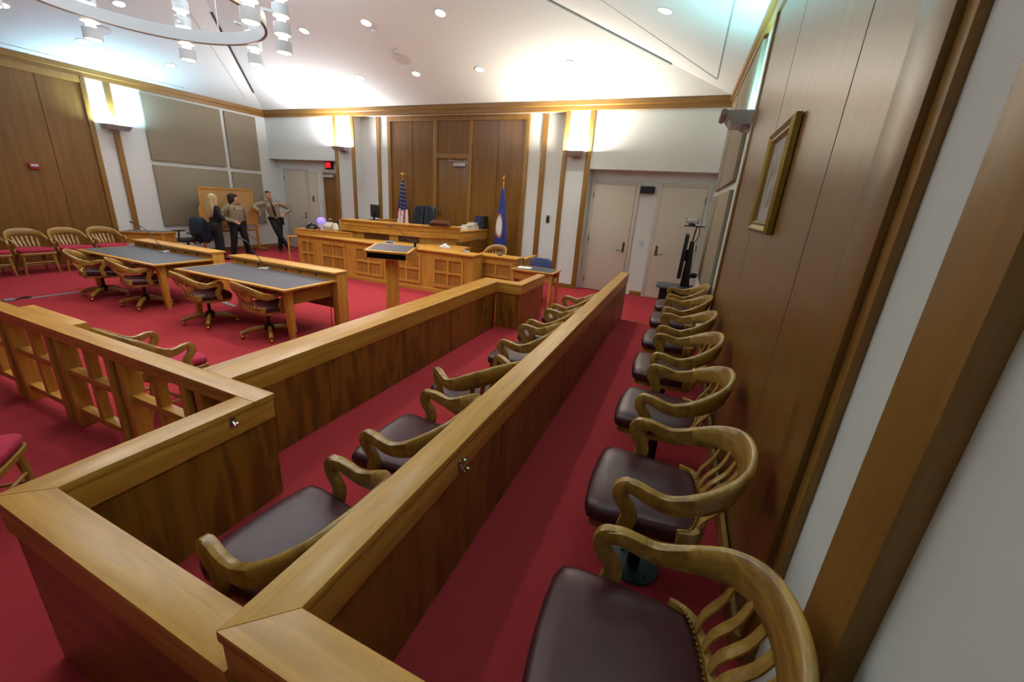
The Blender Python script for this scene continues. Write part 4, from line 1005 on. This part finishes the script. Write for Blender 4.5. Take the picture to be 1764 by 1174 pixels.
# side table with paper, blue chair at the right
t = thing('side_table', 'small oak table with dark top at the end of the front jury rail', 'table', (-2.54, 7.17, 0), 0)
MB().box(-.425, .43, 0, .57, .68, .71).build('tabletop', M['oak_x'], t, bevel=.003); MB().box(-.375, .38, .05, .52, .7095, .7125).build('laminate_inlay', M['slate'], t)
for sx in (-1, 1):
    for sy in (.05, .52): MB().box(sx*.41, sx*.36, sy-.025, sy+.025, 0, .68).build('leg', M['oak_z'], t, bevel=.003)
MB().box(-.36, .36, .04, .06, .52, .68).build('front_apron', M['oak_x'], t); MB().box(-.36, .36, .51, .53, .55, .679).build('back_panel', M['panel_z'], t)
t = MB().box(-.13, .13, -.10, .10, 0, .012).build('paper_pad', M['paper']); t.location = (-2.76, 7.40, .7135); t.rotation_euler = (0,0,.2); tag(t, 'white pad of paper on the small dark-topped table', 'paper')
t = thing('blue_chair', 'blue upholstered chair with rounded back behind the small dark-topped table', 'chair', (-2.66, 7.86, 0), PI)
g = MB(); R = []
for z, hw_ in [(.50,.20),(.56,.235),(.68,.245),(.78,.235),(.83,.20),(.845,.14)]:
    ring = []
    for k in range(18):
        an = 2*PI*k/18; c, s_ = math.cos(an), math.sin(an); ring.append(Vector((hw_*math.copysign(abs(c)**.5, c), -.24+.03*math.copysign(abs(s_)**.6, s_)-.06*(z-.5), z)))
    R.append(ring)
g.rings(R).build('back_pad', M['bluefab'], t, smooth=True, angle=60); MB().box(-.22, .22, -.22, .22, .42, .50).build('seat', M['bluefab'], t, bevel=.03, seg=3)
for sx in (-1, 1):
    MB().tube([(sx*.21,.2,.42),(sx*.23,.22,0)], .013, n=8).build('leg', M['black'], t); MB().tube([(sx*.21,-.26,.60),(sx*.21,-.22,.40),(sx*.23,-.26,0)], .013, n=8).build('leg', M['black'], t)

# screen cart in the right corner
t = thing('screen_cart', 'black rolling cart with dark screen seen edge-on and camera, by the white doors', 'screen cart', (.03, 8.0, 0), 0)
g = MB(); out = [(-.34,-.22),(-.30,-.28),(-.2,-.30),(.24,-.30),(.30,-.26),(.30,.30),(-.30,.30),(-.35,.24)]; g.prism(out, .62, .65); g.build('cart_shelf', M['slate'], t, bevel=.006)
MB().prism([(-.27,-.20),(.24,-.22),(.24,.24),(-.27,.24)], .09, .6195).build('cart_cabinet', M['black'], t, bevel=.006)
MB().box(-.32, .30, -.28, .30, .05, .09).build('cart_base', M['black'], t, bevel=.006)
for sx in (-.28, .26):
    for sy in (-.24, .26): MB().ball((sx,sy,.026), (.024,.024,.026)).build('caster', M['black'], t, smooth=True)
sc_ = MB().box(-.035, .03, -.10, .50, .78, 1.56); m_ = Matrix.Translation((.0,0,0)); 
so = sc_.build('screen', M['black'], t, bevel=.01); so.rotation_euler = (0, .02, 0); so.location = (.0, 0, .02)
s2 = MB().box(-.0375, -.0345, -.08, .48, .80, 1.54).build('screen_face', M['screen'], so)
g = MB(); g.yprism([(.06,.65),(.22,.65),(.20,.80),(.16,1.46),(.09,1.46)], .0, .24); g.build('screen_column', M['black'], t, bevel=.01)
MB().sweep([(.03,.12,1.20),(.12,.12,1.22)], .1, .2).build('screen_bracket', M['black'], t)
MB().tube([(.125,.12,1.44),(.15,.12,1.72)], .012, n=8).build('camera_post', M['black'], t)
MB().box(-.06, .28, -.02, .24, 1.72, 1.735).build('camera_shelf', M['black'], t, bevel=.003)
cm = MB().lathe([(.001,1.736),(.065,1.736),(.06,1.76),(.04,1.775),(.001,1.775)], (.06,.10,0), 18).build('camera_base', M['black'], t, smooth=True)
MB().box(-.04, .16, .04, .16, 1.785, 1.84).build('camera_head', M['alu'], t, bevel=.02, seg=3)
for x in (-.035, .155): MB().box(x-.01, x+.01, .06, .14, 1.775, 1.855).build('camera_yoke', M['slate'], t, bevel=.005)
MB().tube(bez([(.19,.12,1.72),(.215,.12,1.60),(.19,.12,1.50),(.15,.12,1.44)], 6), .006, n=6).build('cable', M['black'], t, smooth=True)
MB().ball((.26,.1,.86), (.06,.05,.05)).build('knob', M['black'], t, smooth=True); MB().sweep([(.16,.1,.80),(.26,.1,.86)], .05, .05).build('knob_arm', M['black'], t)

# left side: side table, office chair with jacket, corkboard
t = thing('corner_table', 'low oak table with grey top by the left wall, behind the counsel tables', 'table', (-11.60, 5.36, 0), .58)
MB().box(-.47, .47, 0, .50, .69, .72).build('tabletop', M['oak_x'], t, bevel=.003); MB().box(-.42, .42, .05, .45, .7195, .7225).build('laminate_inlay', M['laminate'], t)
MB().box(-.44, .44, .02, .04, .45, .69).build('front_apron', M['oak_x'], t); MB().box(.42, .44, .04, .46, .45, .69).build('end_apron', M['oak_y'], t)
for sx in (-1, 1):
    for sy in (.04, .46): MB().box(sx*.455, sx*.40, sy-.03, sy+.03, 0, .45 if False else .69).build('leg', M['oak_z'], t, bevel=.003)
t = thing('office_chair', 'black office chair left of the standing people, a jacket hung over its back', 'chair', (-11.72, 6.38, 0), PI)
MB().box(-.26, .26, -.24, .26, .44, .51).build('seat', M['black'], t, bevel=.03, seg=3)
g = MB(); R = []
for z, hw_, y in [(.56,.18,-.26),(.62,.215,-.28),(.80,.235,-.30),(.94,.22,-.32),(1.0,.17,-.325)]:
    R.append([Vector((hw_*math.copysign(abs(math.cos(2*PI*k/16))**.5, math.cos(2*PI*k/16)), y+.035*math.copysign(abs(math.sin(2*PI*k/16))**.6, math.sin(2*PI*k/16)), z)) for k in range(16)])
g.rings(R).build('backrest', M['black'], t, smooth=True, angle=60)
MB().sweep([(0,-.12,.425),(0,-.18,.36),(0,-.29,.355),(0,-.30,.60)], .08, .03, up=(0,1,.2)).build('back_bracket', M['black'], t)
for s_ in (-1, 1):
    MB().sweep([(s_*.25,0,.45),(s_*.32,.02,.48),(s_*.32,0,.66)], .05, .03, up=(0,1,0)).build('arm_post', M['black'], t, smooth=True); MB().box(s_*.32-.045, s_*.32+.045, -.14, .16, .66, .69).build('armrest', M['black'], t, bevel=.012)
MB().lathe([(.028,.08),(.028,.44),(.001,.44)], n=12).build('gas_column', M['black'], t)
for k in range(5):
    a = 2*PI*k/5+.3; MB().sweep([(0,0,.09),(.30*math.cos(a),.30*math.sin(a),.065)], .05, .035).build('base_leg', M['black'], t); MB().ball((.29*math.cos(a),.29*math.sin(a),.028), .028).build('caster', M['black'], t, smooth=True)
t2 = thing('jacket', 'dark navy jacket draped over the back of the black office chair', 'jacket', (-11.72, 6.38, 0), PI)
g = MB(); R = []
for z, hw_, y, th in [(.40,.272,-.345,.093),(.52,.285,-.345,.098),(.585,.288,-.305,.108),(.70,.290,-.305,.11),(.88,.282,-.318,.10),(.98,.262,-.325,.09),(1.04,.19,-.33,.055)]:
    ring = []
    for k in range(32):
        an = 2*PI*k/32; c, s_ = math.cos(an), math.sin(an); wv = 1+.05*math.sin(an*7+z*9)
        ring.append(Vector((hw_*wv*math.copysign(abs(c)**.5, c), y+th*wv*math.copysign(abs(s_)**.6, s_), z)))
    R.append(ring)
g.rings(R, False); g.F.append(tuple(len(g.V)-32+i for i in range(32))); g.I.append(0)
g.build('jacket_body', M['navyjacket'], t2, smooth=True, angle=70)
for s_ in (-1, 1): MB().sweep(bez([(s_*.30,-.36,.93),(s_*.325,-.375,.80),(s_*.32,-.385,.60),(s_*.31,-.39,.46)], 5), [.10]*4+[.11]*12, .09, up=(0,1,0)).build('sleeve', M['navyjacket'], t2, smooth=True)
MB().box(.20, .262, -.432, -.418, .80, .86).build('shoulder_patch', plain('patch_gold','#7d6a35',.8), t2, bevel=.004)

t = thing('corkboard_easel', 'framed tan corkboard on a wheeled oak stand behind the three people', 'corkboard', (-12.0, 7.73, 0), PI/2)
W_, zb0, zb1 = 1.50, .78, 1.80
MB().box(-W_/2+.05, W_/2-.05, -.012, .012, zb0+.05, zb1-.05).build('board', M['cork'], t)
for z in (zb0, zb1-.055): MB().box(-W_/2, W_/2, -.022, .022, z, z+.055).build('frame_rail', M['oak_x'], t, bevel=.003)
for s_ in (-1, 1): MB().box(s_*W_/2, s_*(W_/2-.055), -.0215, .0215, zb0+.055, zb1-.055).build('frame_stile', M['oak_z'], t, bevel=.003)
for s_ in (-1, 1):
    x = s_*(W_/2+.03)
    MB().box(x-.025, x+.025, -.03, .03, .10, 1.30).build('stand_post', M['oak_z'], t, bevel=.003); MB().box(x-.03, x+.03, -.30, .30, .06, .11).build('stand_foot', M['oak_y'], t, bevel=.005)
    for y in (-.27, .27): MB().ball((x, y, .03), (.022,.03,.03)).build('caster', M['black'], t, smooth=True)
    MB().ball((x+s_*.035, 0, 1.29), .022).build('pivot_knob', M['black'], t, smooth=True)
    MB().sweep([(x-s_*.03,0,.28),(x-s_*.40,0,.60)], .03, .03).build('brace', M['oak_x'], t)
MB().box(-W_/2, W_/2, -.02, .02, .60, .65).build('stand_rail', M['oak_x'], t, bevel=.003)
MB().box(-W_/2+.1, W_/2-.1, -.09, -.021, .652, .668).build('chalk_tray', M['oak_x'], t, bevel=.003)

# floor tape and connector
t = thing('floor_cable_cover', 'grey tape strip over a cable across the red carpet, left of the tables', 'cable cover', (0,0,0))
def tape(p, q, w_):
    p, q = Vector((*p, 0)), Vector((*q, 0)); d = (q-p).normalized(); s_ = Vector((-d.y, d.x, 0))*w_/2
    return MB().prism([p-s_, q-s_, q+s_, p+s_] if True else 0, .001, .006)
tape((-9.355,2.67), (-9.335,3.75), .075).build('tape_strip', M['tape'], t)
MB().tube(bez([(-9.36,2.70,.012),(-9.42,2.62,.02),(-9.36,2.54,.012),(-9.33,2.48,.014)], 6), .014, n=8).build('cable_plug', M['black'], t, smooth=True)
MB().box(-9.42, -9.32, 2.40, 2.52, .002, .03).build('connector', M['tape'], t, bevel=.006)
t = thing('floor_cable_cover', 'short grey tape strip over a cable under the counsel table nearer the lectern', 'cable cover', (0,0,0))
tape((-7.15,4.22), (-6.6,4.13), .07).build('tape_strip', M['tape'], t)

# ------------------------------------------------------------------ people
def limb(g, pts, rs, n=14):
    P = bez([list(p)+[r] for p, r in zip(pts, rs)], 5)
    g.tube([p[:3] for p in P], [p[3] for p in P], n)
    g.ball(pts[0], rs[0]*.98, n, 8); g.ball(pts[-1], rs[-1]*.98, n, 8); return g
def loft(g, rows, n=22, e=2.6):
    """rows: cx, cy, z, half width, half depth"""
    P = bez(rows, 4); R = []
    for x, y, z, w_, d in P:
        ring = []
        for k in range(n):
            a = 2*PI*k/n; c, s_ = math.cos(a), math.sin(a); rr = (abs(c)**e+abs(s_)**e)**(-1/e)
            ring.append(Vector((x+w_*c*rr, y+d*s_*rr, z)))
        R.append(ring)
    return g.rings(R)
def remesh(o, v):
    m = o.modifiers.new('skin', 'REMESH'); m.mode = 'VOXEL'; m.voxel_size = v; m.use_smooth_shade = True
    s_ = o.modifiers.new('soft', 'SMOOTH'); s_.factor = .5; s_.iterations = 3
def hand(g, wrist, tip, side, curl=.5):
    """palm and five fingers; side = direction the thumb leaves the palm"""
    w_, t_ = Vector(wrist), Vector(tip); d = (t_-w_).normalized(); s_ = Vector(side); s_ = (s_-d*s_.dot(d)).normalized(); nn = d.cross(s_)
    for k in range(4):
        g.tube([w_+s_*(.0-.0)+d*0, w_+d*.085+s_*(.028-.019*k)], [.017,.013], 10)
        b = w_+d*.085+s_*(.030-.020*k); L_ = (.070,.078,.072,.056)[k]
        m1 = b+d*L_*.45+nn*curl*.012; m2 = b+d*L_*.80+nn*curl*.034; m3 = b+d*L_*.95+nn*curl*.055
        g.tube([b-d*.01, b, m1, m2, m3], [.010,.0105,.0095,.0088,.007], 8)
    b = w_+d*.02+s_*.022; g.tube([b-s_*.01, b+s_*.022+d*.022, b+s_*.032+d*.052+nn*.008, b+s_*.03+d*.074+nn*.014], [.014,.012,.0105,.008], 8)
    g.ball(w_+d*.04, .02, 10, 6)
def person(loc, rz, label, J, style):
    t = thing('person', label, 'person', loc, rz)
    skin = M[style['skin']]; hc = Vector(J['head']); yaw = style.get('yaw', 0); HM = Matrix.Translation(hc-Vector((0,0,.012))) @ Matrix.Rotation(yaw, 4, 'Z') @ Matrix.Rotation(style.get('tilt', 0), 4, 'Y') @ Matrix.Scale(1.07, 4)
    # body, one continuous surface
    b = MB(); h = MB()
    loft(h, [(0,-.022,-.118,.030,.030),(0,-.020,-.098,.046,.058),(0,-.008,-.05,.064,.086),(0,0,0,.073,.096),(0,.006,.05,.075,.098),(0,.010,.09,.060,.080),(0,.012,.112,.028,.038)], e=2.2)
    h.ball((0,-.098,-.022), (.013,.020,.016), 10, 6); h.tube([(0,-.088,.018),(0,-.102,-.018)], [.008,.012], 8)
    for s_ in (-1, 1): h.ball((s_*.076,.012,-.008), (.012,.020,.032), 10, 7); h.ball((s_*.04,-.062,-.03), (.022,.022,.02), 8, 6)
    h.ball((0,-.088,-.086), (.02,.016,.014), 8, 6)
    h.xf(HM); b.add(h.V, h.F)
    limb(b, [HM @ Vector((0,.015,-.07)), J['neck'], J['chest']], [.058,.063,.09])
    for s_ in 'RL':
        limb(b, [J['sh'+s_], J['el'+s_], J['wr'+s_]], [.048,.038,.026]); hand(b, J['wr'+s_], J['hand'+s_], J['thumb'+s_], style.get('curl', .5))
        limb(b, [J['hip'+s_], J['kn'+s_], J['an'+s_]], [.082,.055,.040])
        b.ball(Vector(J['an'+s_])+Vector((0,0,-.02)), .04)
    loft(b, [(*J['pelvis'][:2],J['pelvis'][2]-.05,.13,.09),(*J['waist'],.12,.085),(*J['chest'],.14,.095),(J['neck'][0],J['neck'][1],J['neck'][2]-.03,.09,.06)])
    o = b.build('body', skin, t, smooth=True); remesh(o, .007)
    # face details
    def face(g, nm, mt): return g.xf(HM).build(nm, mt, t, smooth=True)
    for s_ in (-1, 1):
        face(MB().ball((s_*.030,-.0845,.012), (.013,.008,.007), 10, 6), 'eye', M['flagwhite']); face(MB().ball((s_*.030,-.0905,.012), (.006,.004,.006), 8, 5), 'iris', M['black_hair'])
        face(MB().tube([(s_*.014,-.092,.028),(s_*.032,-.092,.033),(s_*.048,-.082,.027)], [.004,.0045,.003], 6), 'eyebrow', M[style['hair']])
    face(MB().tube([(-.022,-.091,-.060),(0,-.1,-.058),(.022,-.091,-.060)], [.003,.0055,.003], 6), 'mouth', plain('lip_'+style['skin'], '#a2625a', .5) if 'lip_'+style['skin'] not in bpy.data.materials else bpy.data.materials['lip_'+style['skin']])
    g = MB(); style['hairfn'](g); o = g.xf(HM).build('hair', M[style['hair']], t, smooth=True); remesh(o, .008)
    # top
    g = MB(); top = M[style['top']]; bw_ = style['build']
    rows = [(*J['pelvis'][:2], style['hem'], bw_['hip'][0], bw_['hip'][1]), (*J['waist'], bw_['waist'][0], bw_['waist'][1]), (*J['chest'], bw_['chest'][0], bw_['chest'][1]),
            ((J['shR'][0]+J['shL'][0])/2, J['chest'][1], J['shL'][2]*.5+J['shR'][2]*.5+.005, bw_['chest'][0]*.90, .085), (J['neck'][0], J['neck'][1], J['neck'][2]+.005, .066, .062)]
    loft(g, rows)
    for s_ in 'RL': limb(g, [J['sh'+s_], J['el'+s_], Vector(J['wr'+s_]).lerp(Vector(J['el'+s_]), .08)], bw_['arm'])
    o = g.build(style['topname'], top, t, smooth=True); remesh(o, .011); sh = o
    # trousers
    g = MB(); loft(g, [(*J['pelvis'][:2], J['pelvis'][2]-.10, bw_['hip'][0]*.97, bw_['hip'][1]*.97), (*J['pelvis'], bw_['hip'][0], bw_['hip'][1]), (J['waist'][0], J['waist'][1], style['belt_z'], bw_['hip'][0]*.96, bw_['hip'][1]*.98)])
    for s_ in 'RL': limb(g, [J['hip'+s_], J['kn'+s_], Vector(J['an'+s_])+Vector((0,.005,-.02))], bw_['leg'])
    o = g.build('trousers', M[style['legs']], t, smooth=True); remesh(o, .011)
    # shoes
    for s_ in 'RL':
        a, tp = Vector(J['an'+s_]), Vector(J['toe'+s_]); d = tp-a; d.z = 0; d = d.normalized() if d.length > .02 else Vector((0,-1,0))
        g = MB(); heel = a-d*.055; 
        g.tube([a+Vector((0,0,.02)), a+Vector((0,0,-.035))], [.046,.050], 14); g.tube([Vector((heel.x,heel.y,a.z-.045)), Vector((a.x,a.y,a.z-.04)), a.lerp(tp,.6)+Vector((0,0,-.012)), tp], [.036,.042,.043,.03], 14)
        g.ball((heel.x,heel.y,a.z-.045), .036); g.ball(tp, (.038,.038,.026))
        o = g.build('shoe', M['shoe'], t, smooth=True); remesh(o, .009)
    if style.get('belt'):
        R = []
        for zz in (-.028, .028):
            ring = []
            for k in range(26):
                a = 2*PI*k/26; c, s_ = math.cos(a), math.sin(a); e = 2.6; rr = (abs(c)**e+abs(s_)**e)**(-1/e)
                ring.append(Vector((J['waist'][0]*.5+J['pelvis'][0]*.5+(bw_['hip'][0]+.012)*c*rr, J['pelvis'][1]+(bw_['hip'][1]+.012)*s_*rr, style['belt_z']+zz)))
            R.append(ring)
        bl = MB().rings(R).build('duty_belt', M['shoe'], t, smooth=True)
        bx_, by_ = J['pelvis'][0], J['pelvis'][1]-bw_['hip'][1]-.014
        MB().box(bx_-.03, bx_+.03, by_-.008, by_+.004, style['belt_z']-.022, style['belt_z']+.022).build('buckle', M['brass'], bl, bevel=.003)
        for s_, z_, h_ in style['pouches']:
            px_ = J['pelvis'][0]+s_*(bw_['hip'][0]+.03); MB().box(px_-.028, px_+.028, J['pelvis'][1]-.06, J['pelvis'][1]+.03, style['belt_z']-h_, style['belt_z']+.04).build('holster' if h_ > .1 else 'pouch', M['shoe'], bl, bevel=.012)
    c = Vector(J['chest'])
    if style.get('badge'):
        bd = style['badge']; y_ = c.y-bw_['chest'][1]-.012
        MB().ball((c.x+bd[0], y_, c.z+bd[1]), (.026,.008,.032), 10, 6).build('badge', M['brass'], sh, smooth=True)
        for s_ in (-1, 1): MB().box(c.x+s_*.085-.045, c.x+s_*.085+.045, y_+.004, y_+.016, c.z-.02, c.z+.035).build('pocket_flap', top, sh, bevel=.004)
        for s_, k in ((1,'L'),(-1,'R')):
            p = Vector(J['sh'+k]); nk = Vector(J['neck']); a_ = p+Vector((s_*.02,0,bw_['arm'][0]-.012)); b_ = Vector((nk.x+s_*.085, p.y, nk.z-.012)); MB().sweep([a_, a_.lerp(b_,.5)+Vector((0,0,.004)), b_], .042, .014, up=(0,0,1)).build('epaulette', M['navy'], sh, smooth=True)
            q = p.lerp(Vector(J['el'+k]), .35); MB().ball(q+Vector((s_*.035,-.045,0)), (.028,.012,.036), 10, 6).build('shoulder_patch', bpy.data.materials['patch_gold'], sh, smooth=True)
    if style.get('tie'):
        n_ = Vector(J['neck']); y_ = c.y-bw_['chest'][1]
        a, b_, c_ = Vector((n_.x,n_.y-.075,n_.z-.005)), Vector((c.x,y_-.018,c.z+.02)), Vector((J['waist'][0]+.01,J['waist'][1]-bw_['waist'][1]-.016,J['waist'][2]-.03))
        MB().sweep([a, a.lerp(b_,.5)+Vector((0,-.012,0)), b_, b_.lerp(c_,.5)+Vector((0,-.006,0)), c_], [.035,.045,.055,.062,.05], .012, up=(0,-1,.1)).build('necktie', M['shoe'], sh, smooth=True)
    if style.get('collar'):
        n_ = Vector(J['neck'])
        for s_ in (-1, 1): MB().sweep([n_+Vector((s_*.062,.03,.03)), n_+Vector((s_*.058,-.045,.02)), n_+Vector((s_*.02,-.085,-.012))], .012, .045, up=(0,0,1)).build('collar', top if style['topname'] != 'suit_jacket' else M['suit'], sh, smooth=True)
    return t

def hair_short(g):
    g.ball((0,.018,.038), (.082,.098,.088), 20, 14); g.ball((0,.055,-.02), (.066,.055,.07), 16, 10); g.ball((0,-.05,.085), (.062,.045,.036), 14, 8)
def hair_bob(g):
    g.ball((0,.022,.034), (.090,.106,.092), 20, 14); g.ball((0,.062,-.05), (.084,.060,.085), 16, 10); g.ball((-.01,-.060,.074), (.072,.046,.036), 14, 8)
    for s_ in (-1, 1): g.ball((s_*.076,.015,-.02), (.022,.052,.070), 12, 8)
def hair_long(g):
    g.ball((0,.020,.038), (.090,.106,.094), 20, 14)
    loft(g, [(0,.065,.03,.088,.060),(0,.085,-.10,.100,.060),(0,.105,-.20,.112,.055),(.005,.112,-.32,.105,.045),(.01,.108,-.42,.070,.030)])
    for s_ in (-1, 1): limb(g, [(s_*.072,.0,.03),(s_*.088,.01,-.08),(s_*.095,.03,-.20),(s_*.088,.05,-.30)], [.030,.032,.030,.018])

person((-11.55, 8.88, 0), math.radians(58), 'person in khaki uniform shirt and black tie, elbow on the corkboard stand, ankles crossed',
 dict(head=(-.185,-.03,1.665), neck=(-.135,0,1.50), chest=(-.105,0,1.32), waist=(-.055,.01,1.08), pelvis=(-.035,.02,.95),
  shR=(-.285,0,1.425), elR=(-.57,.0,1.335), wrR=(-.475,-.10,1.20), handR=(-.42,-.14,1.06), thumbR=(.5,-1,.3),
  shL=(.085,0,1.42), elL=(.375,.06,1.29), wrL=(.215,-.05,1.13), handL=(.12,-.11,1.06), thumbL=(0,.3,1),
  hipR=(-.12,.02,.90), knR=(.0,-.10,.50), anR=(.235,-.07,.13), toeR=(.31,-.15,.035), hipL=(.05,.02,.90), knL=(.035,.0,.49), anL=(.01,.02,.09), toeL=(-.02,-.14,.03)),
 dict(skin='skin', hair='black_hair', hairfn=hair_short, yaw=-.25, tilt=-.08, top='khaki', topname='uniform_shirt', legs='navy', hem=.97, belt_z=1.0, belt=True, tie=True, collar=True, badge=(.09,.07),
  pouches=[(1,.16,.20),(-1,.1,.07)], build=dict(hip=(.155,.108), waist=(.158,.112), chest=(.185,.125), arm=[.074,.062,.050], leg=[.098,.078,.066])))
person((-11.65, 7.70, 0), math.radians(86), 'person with short brown hair in khaki uniform shirt, hand at the belt, feet apart',
 dict(head=(-.04,0,1.545), neck=(-.035,.0,1.39), chest=(-.03,0,1.22), waist=(-.02,0,1.02), pelvis=(-.01,.02,.86),
  shR=(-.205,0,1.32), elR=(-.37,.06,1.06), wrR=(-.18,-.14,.92), handR=(-.06,-.19,.88), thumbR=(0,0,1),
  shL=(.150,0,1.315), elL=(.265,.09,1.07), wrL=(.225,.12,.90), handL=(.20,.13,.78), thumbL=(0,-1,0),
  hipR=(-.105,.02,.82), knR=(-.165,-.02,.45), anR=(-.205,.02,.09), toeR=(-.23,-.14,.03), hipL=(.085,.02,.82), knL=(.14,-.03,.45), anL=(.20,.0,.09), toeL=(.27,-.14,.03)),
 dict(skin='skin_fair', hair='brown_hair', hairfn=hair_bob, yaw=1.05, top='khaki', topname='uniform_shirt', legs='navy', hem=.87, belt_z=.90, belt=True, collar=True, badge=(-.085,.06),
  pouches=[(1,.16,.20),(-1,.1,.08)], build=dict(hip=(.182,.135), waist=(.185,.145), chest=(.188,.138), arm=[.076,.064,.050], leg=[.112,.088,.070])))
person((-11.12, 6.78, 0), math.radians(172), 'person with long blonde hair in a black suit, back turned, arms folded',
 dict(head=(0,-.02,1.535), neck=(0,.0,1.38), chest=(0,0,1.20), waist=(0,0,1.00), pelvis=(0,.02,.86),
  shR=(-.165,0,1.315), elR=(-.245,-.04,1.06), wrR=(.0,-.20,1.09), handR=(.13,-.22,1.12), thumbR=(0,-.2,1),
  shL=(.165,0,1.315), elL=(.245,-.04,1.06), wrL=(.02,-.17,1.05), handL=(-.12,-.21,1.06), thumbL=(0,-.2,1),
  hipR=(-.085,.02,.82), knR=(-.10,-.01,.45), anR=(-.115,.02,.09), toeR=(-.14,-.14,.03), hipL=(.085,.02,.82), knL=(.085,-.02,.45), anL=(.08,.0,.09), toeL=(.10,-.16,.03)),
 dict(skin='skin_fair', hair='blonde', hairfn=hair_long, yaw=.25, top='suit', topname='suit_jacket', legs='suit', hem=.74, belt_z=.95,
  build=dict(hip=(.185,.13), waist=(.150,.112), chest=(.165,.115), arm=[.066,.058,.048], leg=[.100,.078,.078])))
